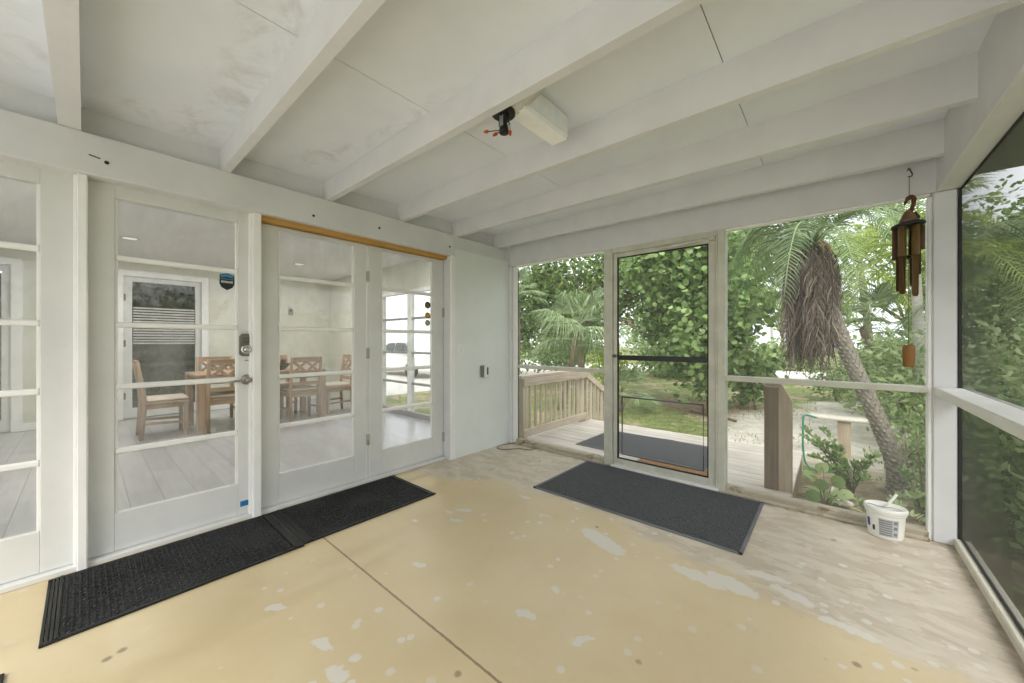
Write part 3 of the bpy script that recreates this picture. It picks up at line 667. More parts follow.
# dining table and chairs
tw = wood('dining_wood', lin(160, 132, 110), lin(188, 162, 140), 1, .5); tw2 = wood('dining_wood_upright', lin(162, 134, 112), lin(190, 164, 142), 2, .5)
cush = M('seat_cushion', lin(214, 202, 188), .85, .1, 0, .06, 20)
TX, TY = -3.55, -1.58
tb = thing('dining_table', 'tan wooden dining table inside behind the french doors', 'dining table', (TX, TY, 0))
MB().box(TX-.42, TX+.42, TY-.78, TY+.78, .72, .755, .006).build('tabletop', tw, tb)
MB().box(TX-.36, TX+.36, TY-.70, TY-.675, .63, .72, .003).box(TX-.36, TX+.36, TY+.675, TY+.70, .63, .72, .003).box(TX-.36, TX-.335, TY-.7, TY+.7, .63, .72, .003).box(TX+.335, TX+.36, TY-.7, TY+.7, .63, .72, .003).build('apron', tw, tb)
for sx in (-1, 1):
    for sy in (-1, 1):
        MB().prism([(TX+sx*.385-.04, TY+sy*.735-.04), (TX+sx*.385+.04, TY+sy*.735-.04), (TX+sx*.385+.04, TY+sy*.735+.04), (TX+sx*.385-.04, TY+sy*.735+.04)], 2, 0, .72).build('leg', tw2, tb)
bo = thing('bowl', 'dark centrepiece bowl on the dining table', 'bowl', (TX+.1, TY+.2, .755))
MB().lathe((TX+.1, TY+.25, .756), [(.05, 0), (.06, .01), (.10, .05), (.13, .09), (.122, .09), (.09, .05), (.0, .02)], 22).build('bowl_body', M('bowl_dark', lin(74, 62, 52), .4), bo)
fo = MB()
for i in range(40):
    a, e = rng.uniform(0, 2*PI), rng.uniform(.2, 1.2); d = Vector((math.cos(a)*math.cos(e), math.sin(a)*math.cos(e), math.sin(e))); p = Vector((TX+.1, TY+.25, .80)); s_ = d.cross(Vector((0, 0, 1))).normalized()*.018
    q = p+d*rng.uniform(.12, .2); fo.quad(p+d*.04, p+(q-p)*.6+s_, q, p+(q-p)*.6-s_)
fo.build('dried_leaves', M('dried_leaf', lin(120, 104, 80), .8), bo)
CHG = 'dining chairs round the table indoors'
ch = thing('dining_chair', 'tan dining chair with crossed back seen through the door left of the stickered door', 'dining chair', (0, 0, 0), CHG)
# chair faces -x, back at +x
MB().box(-.22, .20, -.225, .225, .415, .44, .006).box(-.20, -.18, -.19, .19, .36, .415, .002).box(.17, .19, -.19, .19, .36, .415, .002).box(-.2, .19, -.2, -.18, .36, .415, .002).box(-.2, .19, .18, .2, .36, .415, .002).build('seat', tw, ch)
MB().box(-.22, .17, -.205, .205, .44, .485, .018).build('cushion', cush, ch)
for s_ in (-1, 1):
    MB().bar((-.19, s_*.195, 0), (-.19, s_*.195, .415), .04, .04).build('leg', tw2, ch)
    MB().tube([(.215, s_*.2, 0), (.19, s_*.2, .43), (.205, s_*.2, .62), (.255, s_*.2, .95)], [.022, .026, .024, .019], 8).build('leg', tw2, ch)
    MB().bar((-.18, s_*.195, .17), (.2, s_*.195, .19), .02, .03).build('stretcher', tw, ch)
bkm = MB(); bkm.bar((.25, -.2, .915), (.25, .2, .915), .026, .07).bar((.205, -.2, .56), (.205, .2, .56), .022, .05).bar((.226, -.19, .705), (.226, .19, .705), .022, .045)
bkm.bar((.228, -.185, .72), (.246, .0, .885), .018, .035).bar((.246, .0, .885), (.228, .185, .72), .018, .035).bar((.23, -.18, .89), (.228, .0, .73), .018, .035).bar((.228, 0, .73), (.23, .18, .89), .018, .035)
bkm.build('crossed_back', tw, ch)
ch.location = (-3.27, -1.12, 0)
dup(ch, (-3.33, -2.05, 0), 0, 'tan dining chair with crossed back seen beside the lever handle of the lock door', CHG)
dup(ch, (TX, -2.62, 0), -PI/2, 'tan dining chair at the left end of the table, seen side on', CHG)
dup(ch, (TX+.08, -.52, 0), PI/2, 'tan dining chair at the right end of the table with a pale seat', CHG)
dup(ch, (TX-.44, -1.98, 0), PI, 'tan dining chair on the far side of the table behind the lock door', CHG)
dup(ch, (TX-.44, -1.2, 0), PI, 'tan dining chair on the far side of the table behind the bowl', CHG)
# ================================================================== outdoors
GZ = -.35
def ground_mat():
    m, nt = newmat('yard_ground'); b = NB(nt); v = b.obj()
    n = b.noise(v, 1.1, 7, .65); n2 = b.noise(v, 7, 6, .7); n3 = b.noise(v, 40, 3, .6)
    gr = b.mix(b.ramp(n2.outputs[0], .35, .7), lin(98, 112, 62), lin(150, 158, 100))
    gr = b.mix(b.math('MULTIPLY', b.ramp(n3.outputs[0], .4, .7), .4), gr, lin(84, 96, 52))
    dirt = b.mix(b.ramp(n2.outputs[0], .35, .7), lin(150, 132, 108), lin(190, 176, 152))
    c = b.mix(b.ramp(n.outputs[0], .5, .62), gr, dirt)
    sand = b.mix(b.ramp(n2.outputs[0], .35, .68), lin(196, 188, 174), lin(228, 224, 214))
    sm = blobs(b, v, [(2.9, 5.0, 1.5, 2.3, .2), (3.4, 8.0, 1.0, 1.6, -.2), (1.9, 3.6, .5, .9, .3)], .35, 1.4, .25)
    mul = blobs(b, v, [(1.1, 6.4, 1.5, 1.2, .1), (-.8, 6.6, 1.3, .5, 0)], .3, 1.6, .3)
    mu = b.mix(b.ramp(n2.outputs[0], .3, .7), lin(120, 92, 72), lin(166, 142, 118))
    c = b.mix(b.math('MULTIPLY', mul, .85), c, mu); c = b.mix(sm, c, sand)
    bed = blobs(b, v, [(3.2, 1.2, .75, 1.3, 0)], .2, 2, .25)
    c = b.mix(bed, c, b.mix(b.ramp(n2.outputs[0], .3, .7), lin(104, 90, 68), lin(160, 148, 124)))
    b.bsdf(c, .9, .1, 0, n2.outputs[0], .5, .03); return m
gm = MB(); N = 40
xs = np.linspace(-60, 60, 61); ys = np.concatenate([np.linspace(-30, -6, 9), np.linspace(-5.5, 20, 40), np.linspace(22, 90, 20)])
gv = [(x, y, GZ+.02*math.sin(x*1.7+y)*math.sin(y*1.3) if abs(x) < 15 else GZ) for y in ys for x in xs]; nx = len(xs)
gm.add(gv, [(j*nx+i, j*nx+i+1, (j+1)*nx+i+1, (j+1)*nx+i) for j in range(len(ys)-1) for i in range(nx-1)], True)
tag(gm.build('ground', ground_mat()), 'yard of thin lawn, mulch and pale sand', None, None, 'structure')
tag(MB().box(-50, 50, 15.5, 20.0, GZ-.05, GZ+.035, .01).build('road', M('pale_road', lin(214, 212, 206), .8, .2, 0, .05, .8, .1)), 'pale street beyond the yard', None, None, 'structure')
tag(MB().box(-16, -6.5, 1.5, 15.5, GZ-.05, GZ+.03, .01).build('driveway', M('pale_driveway', lin(206, 202, 194), .85, .2, 0, .06, 1.2, .1)), 'pale driveway under the parked white car', None, None, 'structure')
tag(MB().box(-12, 14, -16, Y0-.11, GZ-.05, -.06, .01).build('reflector', M('pale_reflector', lin(216, 212, 202), .85, .2, 0, .06, 1.2, .1)), 'pale concrete patio added behind the porch to bounce daylight', None, None, 'structure')  # added unseen slab, throws daylight up to the porch ceiling
# ---- deck
dwood = wood('bleached_deck', lin(186, 178, 164), lin(220, 214, 204), 0, .8); rwood = wood('weathered_rail', lin(190, 174, 154), lin(216, 202, 184), 1, .8); rwoodz = wood('weathered_baluster', lin(192, 176, 156), lin(218, 206, 188), 2, .8)
pwood = wood('weathered_post_dark', lin(116, 102, 84), lin(144, 128, 108), 2, .85); pwood2 = wood('weathered_post_pale', lin(176, 158, 136), lin(204, 188, 166), 2, .85)
dk_ = struct('deck', 'weathered timber deck outside the screen door')
m = MB(); y = .095; i = 0
while y < 1.80:
    m.box(-.22, 2.62, y, y+.135, -.085, -.05+.001*((i*7) % 3), .004); y += .141; i += 1
m.build('deck_board', dwood, dk_)
MB().box(-.22, 2.62, .1, 1.79, -.25, -.086, .0).build('deck_frame', pwood, dk_)
MB().box(-.22, 2.62, y-.002, y+.03, -.26, -.049, .004).build('deck_fascia', M('pale_fascia', lin(222, 218, 208), .8), dk_)
carpetmat(.55, 1.97, .56, 1.48, 'charcoal mat on the deck outside the screen door', -.048)
co = tag(MB().box(1.36, 2.10, .36, .53, -.048, -.03, .006).build('coir_mat', M('coir_brown', lin(150, 112, 74), .95, .05, 0, .3, 60, .4)), 'narrow brown coir strip just outside the screen door', 'mat')
# ---- left deck railing
rl = thing('deck_railing', 'weathered wooden railing with upright balusters along the left of the deck', 'railing', (-.06, 1.1, -.05))
MB().box(-.11, -.02, .27, .36, -.30, .72, .005).build('post', rwoodz, rl)
MB().box(-.11, -.02, 1.68, 1.77, -.34, .72, .005).build('post', rwoodz, rl)
MB().box(-.13, .0, .22, 1.80, .72, .757, .005).build('top_rail', rwood, rl)
MB().box(-.02, .018, .25, 1.77, .625, .718, .004).build('upper_stringer', rwood, rl)
MB().box(-.02, .018, .25, 1.77, .0, .09, .004).build('lower_stringer', rwood, rl)
for k in range(11): MB().box(-.05, -.0205, .41+k*.117, .44+k*.117, -.02, .72, .003).build('baluster', rwoodz, rl)
MB().bar((-.05, 1.75, .71), (-.05, 2.73, .20), .10, .09).build('stair_rail', rwood, rl)
MB().box(-.1, -.02, 2.64, 2.73, GZ-.0, .25, .005).build('post', rwoodz, rl)
for k in range(6):
    yy = 1.85+k*.12; z1 = .71-(yy-1.75)*.52-.03; MB().box(-.05, -.015, yy, yy+.035, -.30-.0*k, z1, .003).build('baluster', rwoodz, rl)
MB().bar((-.03, 1.77, -.04), (-.03, 2.66, -.26), .03, .08).build('lower_stair_rail', rwood, rl)
# ---- right newel and its board
nw = thing('stair_post', 'dark weathered deck post with a paler pointed board beside it', 'post', (2.5, .5, -.05))
MB().prism([(.455, -.34), (.455, .80), (.50, .835), (.545, .80), (.545, -.34)], 0, 2.437, 2.532).build('post', pwood, nw)
MB().prism([(-.33, 2.533), (.84, 2.533), (.845, 2.545), (.69, 2.625), (-.33, 2.625)], 1, .47, .51).build('stair_board', pwood2, nw)
# ---- bench, hose, rocks, stick
bn = thing('garden_bench', 'pale slab bench on a timber post out in the sandy yard', 'bench', (3.05, 3.4, GZ))
MB().box(2.62, 3.24, 3.2, 3.44, .135, .17, .008).build('bench_top', M('bench_slab', lin(212, 206, 194), .8, .2, 0, .08, 9, .2), bn)
MB().box(2.92, 3.05, 3.24, 3.36, GZ, .135, .006).build('leg', pwood2, bn)
tag(MB().tube(smooth([(2.72, 2.52, .26), (2.63, 2.44, .29), (2.605, 2.4, .26), (2.60, 2.39, .05), (2.605, 2.38, -.15), (2.64, 2.36, -.29), (2.75, 2.36, -.335), (2.95, 2.5, -.335)]), .011, 8).build('garden_hose', M('hose_green', lin(70, 150, 125), .4)), 'thin green garden hose rising beside the bench', 'hose')
rk = M('pale_rock', lin(206, 198, 186), .9, .1, 0, .15, 12, .4)
for k, (x, y, s_) in enumerate(((2.78, .95, .09), (2.95, 1.28, .06), (2.84, 1.6, .07))):
    mb = MB(); prof = [(.25, -.3), (.85, -.2), (1, .1), (.8, .45), (.4, .62), (.05, .68)]
    mb.lathe((x, y, GZ+.04), [(r*s_, z*s_) for r, z in prof], 9, 1.2, .9)
    mb.v = [(a+rng.normal(0, s_*.06), b_+rng.normal(0, s_*.06), c) for a, b_, c in mb.v]
    tag(mb.build('rock', rk), ['pale rounded rock at the foot of the dark deck post', 'smallest pale rock behind the big round leaves', 'pale rock in the plant bed before the hose'][k], 'rock', 'pale rocks in the plant bed')
tag(MB().tube(smooth([(.55, 5.3, GZ+.03), (.9, 5.0, GZ+.05), (1.25, 4.9, GZ+.05), (1.5, 4.75, GZ+.03)]), [.02]*6+[.028]*7+[.022]*6, 7).build('fallen_branch', wood('branch_wood', lin(96, 74, 56), lin(130, 106, 84), 0)), 'brown fallen branch lying on the lawn behind the screen door', 'branch')
# ---- mail post and box by the street
mp = thing('mailbox', 'red-brown post with a grey mailbox by the street', 'mailbox', (-.25, 14.6, GZ))
MB().box(-.36, -.20, 14.52, 14.68, GZ, .98, .01).prism([(14.52, .98), (14.6, 1.05), (14.68, .98)], 0, -.36, -.20).build('post', M('post_red_brown', lin(112, 60, 48), .8, .2, 0, .15, 12), mp)
MB().prism([(.06, .48), (.48, .48), (.48, .80), (.40, .90), (.14, .90), (.06, .80)][::-1] and [(14.4, .48), (14.8, .48), (14.8, .78), (14.7, .88), (14.5, .88), (14.4, .78)], 0, .04, .46).build('box', M('mailbox_grey', lin(128, 132, 140), .5), mp)
MB().box(-.21, .05, 14.56, 14.64, .50, .58, .005).build('arm', M('arm_grey', lin(120, 100, 90), .7), mp)

# ------------------------------------------------------------------ plants
def leaves_mesh(name, C, N, T, L, W, mat, parent, shape='oval', fold=.25):
    """C centres, N normals, T directions (n,3), L lengths, W widths; each leaf is a folded blade of its own"""
    C, N, T = map(np.asarray, (C, N, T)); n = len(C)
    T = T/np.linalg.norm(T, axis=1, keepdims=True); Sd = np.cross(N, T); Sd /= np.linalg.norm(Sd, axis=1, keepdims=True)+1e-9; Nn = np.cross(T, Sd)
    if shape == 'round': pr = [(-.5, 0), (-.36, .36), (0, .5), (.36, .36), (.5, 0)]
    elif shape == 'oval': pr = [(-.5, 0), (-.12, .5), (.2, .38), (.5, 0)]
    else: pr = [(-.5, .12), (.0, .5), (.5, 0)]
    mid = [pr[0], pr[-1]]; k = len(pr)
    P = []
    for side in (1, -1):
        for t, w in pr:
            P.append(C+T*(t*L)[:, None]+Sd*(side*w*W)[:, None]-Nn*(fold*w*W)[:, None])
    # midrib shared: first and last of each side coincide for oval/round
    V = np.stack(P, 1).reshape(-1, 3)
    base = np.arange(n)[:, None]*2*k
    f1 = base+np.arange(k)[None, :]; f2 = base+np.concatenate([[0], np.arange(k+1, 2*k-1), [k-1]])[::-1][None, :]
    if shape == 'tri': f2 = base+(np.arange(k, 2*k))[::-1][None, :]
    F = np.stack([f1, f2], 1).reshape(-1, k)
    me = bpy.data.meshes.new(name); me.vertices.add(len(V)); me.vertices.foreach_set('co', V.astype(np.float32).ravel())
    me.loops.add(F.size); me.loops.foreach_set('vertex_index', F.astype(np.int32).ravel())
    me.polygons.add(len(F)); me.polygons.foreach_set('loop_start', (np.arange(len(F))*k).astype(np.int32)); me.polygons.foreach_set('loop_total', np.full(len(F), k, np.int32))
    me.materials.append(mat); me.update(calc_edges=True); me.validate()
    return link(name, me, parent)
def unit(v): return v/(np.linalg.norm(v, axis=-1, keepdims=True)+1e-9)
def crown(name, ells, n, L, W, mat, parent, shape='oval', clumps=40, spread=.28, droop=.3, up=.6, zmin=GZ+.03):
    vols = np.array([e[3]*e[4]*e[5] for e in ells])**(2/3); cl = []
    for e, c in zip(ells, np.maximum(1, (clumps*vols/vols.sum()).astype(int))):
        d = unit(rng.normal(size=(c, 3))); r = rng.uniform(.45, 1.0, (c, 1)); cl.append(np.array(e[:3])+d*r*np.array(e[3:6]))
    cl = np.concatenate(cl); ci = rng.integers(0, len(cl), n); off = rng.normal(size=(n, 3))*spread
    C = cl[ci]+off; C = C[C[:, 2] > zmin]; n = len(C); off = off[:n]
    N = unit(rng.normal(size=(n, 3))*.75+np.array([0, -.25, up])); T = unit(rng.normal(size=(n, 3))+np.array([0, 0, -droop])); T = unit(T-N*(T*N).sum(1, keepdims=True))
    s = rng.uniform(.7, 1.25, n)
    return leaves_mesh(name, C, N, T, L*s, W*s, mat, parent, shape), cl
bark = M('grey_bark', lin(132, 120, 104), .9, .1, 0, .25, 14, .5, (1, 1, .3)); barkw = M('pale_palm_bark', lin(196, 192, 184), .85, .1, 0, .15, 10, .3, (1, 1, 4))
def limbs(base, top, r, ends, mat, parent, n=14):
    base, top = Vector(base), Vector(top); m = MB()
    mid = (base+top)/2+Vector((rng.normal(0, .08), rng.normal(0, .08), 0)); m.tube(smooth([base, mid, top], 5), np.linspace(r, r*.6, 11), 9)
    k = min(n, len(ends)); idx = rng.choice(len(ends), k, False)
    for i in idx:
        e = Vector(ends[i]); s_ = base.lerp(top, rng.uniform(.6, 1.0)); c = s_.lerp(e, .5)+Vector((0, 0, .12*(e-s_).length))
        P = smooth([s_, c, e], 4); m.tube(P, np.linspace(r*.42, r*.08, len(P)), 6)
    m.build('trunk', mat, parent)
def tree(name, label, cat, base, top, r, ells, n, L, W, mat, shape='oval', group=None, clumps=40, spread=.28, nl=14, **k):
    t = thing(name, label, cat, base, group)
    o, cl = crown('foliage', ells, n, L, W, mat, t, shape, clumps, spread, **k); limbs(base, top, r, cl, bark, t, nl); return t
lg = leafmat('sea_grape_leaf', [lin(70, 100, 48), lin(112, 144, 74), lin(156, 182, 114), lin(90, 122, 60), lin(180, 198, 140)], .3)
dg = leafmat('dark_tree_leaf', [lin(66, 92, 46), lin(104, 132, 66), lin(142, 166, 92), lin(82, 110, 56)], .38)
mg = leafmat('mid_green_leaf', [lin(90, 120, 66), lin(128, 156, 92), lin(166, 186, 124), lin(106, 136, 78)], .38)
pg = leafmat('pale_shrub_leaf', [lin(122, 148, 94), lin(160, 180, 124), lin(192, 206, 158), lin(140, 162, 110)], .4)
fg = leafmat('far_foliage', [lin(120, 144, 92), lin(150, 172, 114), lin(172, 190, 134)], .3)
yl = leafmat('yellow_leaf', [lin(160, 184, 80), lin(196, 208, 104), lin(130, 160, 70)], .35)

tree('sea_grape_tree', 'round-leaved green tree filling the view behind the screen door', 'tree', (.9, 5.6, GZ), (.7, 5.7, 1.5), .09,
     [(.80, 5.2, 1.15, .72, .8, .95), (.35, 5.6, 2.9, 1.5, 1.1, 1.15), (1.25, 5.4, 1.9, .55, .8, .9), (-.25, 6.3, 1.75, .75, .7, .8)], 10500, .115, .12, lg, 'round', clumps=150, spread=.2, nl=24)
tree('canopy_tree', 'dense dark-leaved tree behind the left railing', 'tree', (-3.2, 7.2, GZ), (-2.9, 6.9, 2.6), .13,
     [(-3.3, 6.9, 3.0, 1.9, 1.5, 1.35), (-1.6, 7.6, 3.3, 1.4, 1.2, 1.1), (-4.6, 7.0, 2.5, 1.3, 1.2, 1.2)], 11000, .15, .085, dg, clumps=140, spread=.3, nl=26)
tree('canopy_tree', 'lighter leafed tree left of the dark canopy tree', 'tree', (-5.6, 6.6, GZ), (-5.2, 6.4, 1.9), .1, [(-5.0, 6.4, 1.9, 1.2, 1.0, 1.5), (-3.9, 8.2, 1.5, 1.4, 1.0, 1.2)], 4200, .13, .08, mg, clumps=60, spread=.3)
tree('canopy_tree', 'tall tree far behind the screen door, above the round-leaved tree', 'tree', (-.6, 10.5, GZ), (-.4, 10.3, 2.8), .15, [(-.4, 10.3, 3.9, 2.2, 1.6, 1.5), (1.4, 11, 4.2, 1.4, 1.2, 1.0)], 5000, .17, .1, dg, clumps=80, spread=.34)
tree('shrub', 'yellow-green shrub right of the round-leaved tree', 'shrub', (1.55, 6.6, GZ), (1.55, 6.6, .3), .03, [(1.45, 6.6, .35, .5, .45, .55)], 700, .13, .1, mg, 'round', clumps=24, spread=.14, nl=8)
tree('shrub', 'bright yellow-green shrub behind the stair rail', 'shrub', (-1.6, 5.9, GZ), (-1.6, 5.9, .4), .03, [(-1.7, 5.9, .4, .5, .5, .55)], 900, .12, .06, yl, clumps=20, spread=.16, nl=8)
for k, (x, y, z, rx, ry, rz, lab) in enumerate(((-6.5, 11, .8, 1.8, 1.0, 1.3, 'green hedge clump at the far left beyond the railing'), (-2.6, 13.2, .5, 1.6, .9, 1.0, 'green hedge clump across the yard behind the fan palm'),
                                                (-8.6, 9.0, 1.2, 1.5, 1.5, 1.8, 'tall hedge clump by the driveway'))):
    tree('hedge_shrub', lab, 'shrub', (x, y, GZ), (x, y, z), .05, [(x, y, z, rx, ry, rz)], 2600, .16, .1, mg if k != 1 else fg, clumps=50, spread=.25, nl=8, group='hedge clumps beyond the yard')
for k, (x, y, z, rx, ry, rz, lab) in enumerate(((.55, 21.2, .45, .75, .6, .75, 'low green hedge bush across the street left of its neighbour'), (1.6, 21.0, .55, .75, .6, .95, 'taller low green hedge bush across the street by the far palms'), (-.9, 21.6, .5, .8, .6, .8, 'pale hedge bush across the street behind the mailbox'),
                                                (4.6, 21.0, .6, 1.3, .7, .9, 'hedge bush across the street right of the hanging dead fronds'))):
    tree('hedge_shrub', lab, 'shrub', (x, y, GZ), (x, y, z), .05, [(x, y, z, rx, ry, rz)], 900, .2, .14, fg, clumps=26, spread=.2, nl=6, group='hedge bushes across the street')
tree('far_tree', 'pale green tree far across the street above the hedge', 'tree', (.2, 27, GZ), (.3, 27, 2.8), .12, [(.2, 27, 3.6, 2.2, 1.4, 1.2), (2.3, 28, 3.2, 1.5, 1.2, .8)], 1700, .32, .2, fg, clumps=50, spread=.4)
tree('far_tree', 'wide far tree line left of the mailbox', 'tree', (-6, 27, GZ), (-6, 27, 2), .2, [(-7, 27, 2.4, 5, 2, 2.4), (-15, 26, 3, 5, 2, 3)], 4500, .36, .22, fg, clumps=110, spread=.5)
for k, (x, y, z, rx, ry, rz, mm, n) in enumerate(((3.55, 7.6, .5, .75, .6, .72, pg, 2000), (4.35, 7.0, .75, .6, .6, .85, mg, 1500), (3.95, 5.9, .35, .42, .45, .62, pg, 1000), (2.95, 9.3, .15, .6, .5, .42, mg, 800))):
    tree('garden_shrub', ['pale leafy shrub beyond the trunk of the leaning palm', 'tall green shrub behind the sail of the wind chime', 'low pale shrub beside the corner post in the yard', 'low green shrub left of the leaning trunk'][k], 'shrub', (x, y, GZ), (x, y, z), .03, [(x, y, z, rx, ry, rz)], n, .12, .05, mm, clumps=34, spread=.16, nl=12, group='shrubs behind the leaning palm')
# bank of bushes outside the right screen
for k, (x, y, z, rx, ry, rz, mm) in enumerate(((4.12, 1.3, .2, .32, .6, .75, mg), (4.25, 2.7, .4, .33, .6, .95, pg), (4.5, 4.0, .55, .42, .7, 1.1, mg), (5.0, 5.8, .9, .6, .8, 1.4, dg), (4.25, .0, .0, .26, .6, .5, dg), (5.6, 8.2, 1.5, 1.0, 1.0, 1.9, dg), (6.4, 11.5, 2.4, 1.6, 1.4, 2.6, dg))):
    tree('garden_shrub', ['green bush outside the right screen nearest its corner post', 'pale bush second along outside the right screen', 'green bush third along outside the right screen', 'dark bush deeper in the garden right of the corner post', 'dark bush outside the near end of the right screen', 'tall dark bush far outside the right screen', 'tall tree crown high outside the right screen'][k], 'shrub', (x, y, GZ), (x, y, z), .03, [(x, y, z, rx, ry, rz)], 3200, .08 if k < 5 else .13, .04 if k < 5 else .07, mm, clumps=60, spread=.16, nl=10, group='bushes outside the right screen')
# twiggy sprays before the palm
def spray(name, label, base, tips, mat, L, W, group, per=26):
    t = thing(name, label, 'shrub', base, group); m = MB(); C = []; T = []
    for tp in tips:
        b0 = Vector(base); e = Vector(tp); c = b0.lerp(e, .55)+Vector((0, 0, .10)); P = smooth([b0, c, e], 8); m.tube(P, np.linspace(.008, .0025, len(P)), 5)
        for i in range(per):
            u = rng.uniform(.2, 1.0); p = P[int(u*(len(P)-1))]; d = Vector(rng.normal(size=3)); d.z = abs(d.z)*.5; d = d.normalized()+(e-b0).normalized()*.6
            C.append(np.array(p+d.normalized()*L*.55)); T.append(np.array(d))
    m.build('stem', bark, t); C = np.array(C); T = np.array(T); N = unit(rng.normal(size=(len(C), 3))*.5+np.array([0, -.3, .8]))
    leaves_mesh('foliage', C, N, T, L*rng.uniform(.7, 1.2, len(C)), W*rng.uniform(.8, 1.2, len(C)), mat, t)
spray('leafy_shrub', 'leafy arching shrub in front of the bench', (3.02, 1.75, GZ), [(2.62, 1.95, .22), (2.72, 2.05, .05), (2.8, 1.85, .12), (2.9, 1.9, .08), (2.68, 1.8, -.05), (3.05, 1.8, -.05), (2.95, 1.6, -.08), (2.83, 1.6, -.12), (3.15, 1.7, .0), (2.6, 2.1, .1), (2.78, 2.15, .2), (2.88, 1.75, .02), (3.12, 1.5, -.12), (3.2, 1.85, .05)], mg, .062, .025, 'leafy shrubs by the palm foot', 52)
spray('leafy_shrub', 'leafy shrub right of the leaning trunk foot', (3.45, 1.3, GZ), [(3.3, 1.2, .1), (3.5, 1.35, .25), (3.55, 1.5, .4), (3.42, 1.6, .55), (3.62, 1.25, .15), (3.35, 1.1, -.1), (3.5, 1.1, -.05), (3.45, 1.8, .3), (3.6, 1.8, .5)], mg, .062, .025, 'leafy shrubs by the palm foot', 40)
spray('leafy_shrub', 'tall thin shrub behind the corner post', (3.72, 2.6, GZ), [(3.55, 2.4, .5), (3.65, 2.7, .75), (3.8, 2.6, .9), (3.5, 2.8, .35), (3.85, 2.4, .6), (3.6, 2.3, .1), (3.75, 3.0, .5)], pg, .07, .028, 'leafy shrubs by the palm foot', 46)
spray('leafy_shrub', 'low leafy weeds by the screen behind the bucket', (3.15, .75, GZ), [(3.0, .7, -.12), (3.25, .7, -.05), (3.35, .55, -.08), (3.1, .6, -.2), (3.3, .9, -.02), (3.4, .8, .05), (2.95, 1.0, -.18)], pg, .06, .024, 'leafy shrubs by the palm foot', 26)
# big round leaves
bp = thing('broad_leaf_plant', 'plant with big round leaves beside the dark deck post', 'plant', (2.82, 1.05, GZ)); m = MB(); C = []; 
for (x, y, z) in ((2.72, 1.0, -.02), (2.80, .95, -.08), (2.90, 1.05, -.05), (2.86, .9, -.16), (2.74, .9, -.17), (2.95, .95, -.12), (2.80, 1.15, .02)):
    m.tube(smooth([(2.82, 1.05, GZ), ((x+2.82)/2, (y+1.05)/2, z-.05), (x, y, z)], 4), .005, 5); C.append((x, y, z))
m.build('stem', bark, bp); n = len(C); leaves_mesh('leaf', np.array(C), unit(rng.normal(size=(n, 3))*.4+np.array([-.1, -.8, .5])), unit(rng.normal(size=(n, 3))), np.full(n, .11), np.full(n, .115), yl if False else lg, bp, 'round')
# strap leaved plants
def strap(label, base, n, L, W, mat, lo=.5, hi=1.3):
    t = thing('strap_leaf_plant', label, 'plant', base, 'strap-leaved plants in the bed'); m = MB()
    for i in range(n):
        a = rng.uniform(0, 2*PI); e = rng.uniform(lo, hi); ln = L*rng.uniform(.7, 1.1); d = Vector((math.cos(a), math.sin(a), 0)); s_ = Vector((-d.y, d.x, 0)); o = len(m.v)
        for k in range(6):
            u = k/5; p = Vector(base)+d*(ln*u*math.cos(e))+Vector((0, 0, ln*(u*math.sin(e)-.45*u*u))); w = W*math.sin(PI*(.15+.8*u))*(1 if k < 5 else .05)
            m.v += [tuple(p-s_*w), tuple(p+Vector((0, 0, -w*.5))), tuple(p+s_*w)]
        for k in range(5):
            for j in (0, 1): a0 = o+3*k+j; m.f.append((a0, a0+1, a0+4, a0+3)); m.sm.append(True)
    m.build('leaves', mat, t)
strap('strap-leaved plant beside the bucket in the bed', (2.98, .62, GZ), 16, .42, .022, pg)
strap('strap-leaved plant in the bed before the leafy shrub', (2.86, 1.3, GZ), 14, .38, .02, pg)
strap('strap-leaved plant in the right corner of the bed', (3.45, .55, GZ), 18, .5, .022, pg)
# ------------------------------------------------------------------ palms
def pinnate(mb, base, az, el, L, sag, nl, ll, lw, twist=.0, hang=.35, r0=.014):
    """one feather frond: an arched midrib with a row of folded leaflets on each side"""
    h = Vector((math.cos(az), math.sin(az), 0)); s_ = Vector((-h.y, h.x, 0)); P = []
    for k in range(15):
        u = k/14; P.append(Vector(base)+h*(L*u*math.cos(el)*(1-.12*u*u))+Vector((0, 0, L*(u*math.sin(el)-sag*u*u))))
    mb.tube(P, np.linspace(r0, r0*.22, 15), 5)
    for i in range(nl):
        u = .12+.87*i/(nl-1); k = min(13, int(u*14)); f = u*14-k; p = P[k].lerp(P[k+1], f); t = (P[k+1]-P[k]).normalized(); nrm = s_.cross(t)*-1
        if nrm.z < 0: nrm = -nrm
        l = ll*(.45+.55*math.sin(PI*min(1, .18+u*.85)))*rng.uniform(.85, 1.1)
        for sg in (-1, 1):
            d = (s_*sg*.85+t*(.55+.5*u)+nrm*rng.uniform(.0, .3)).normalized(); w = t*lw
            p1 = p+d*l*.5; p2 = p+d*l+Vector((0, 0, -hang*l*rng.uniform(.6, 1.2)))
            o = len(mb.v); mb.v += [tuple(p-w*.5), tuple(p+w*.5), tuple(p1+w*.6-Vector((0, 0, hang*l*.15))), tuple(p1-w*.6-Vector((0, 0, hang*l*.15))), tuple(p2)]
            mb.f += [(o, o+1, o+2, o+3), (o+3, o+2, o+4)]; mb.sm += [False, False]
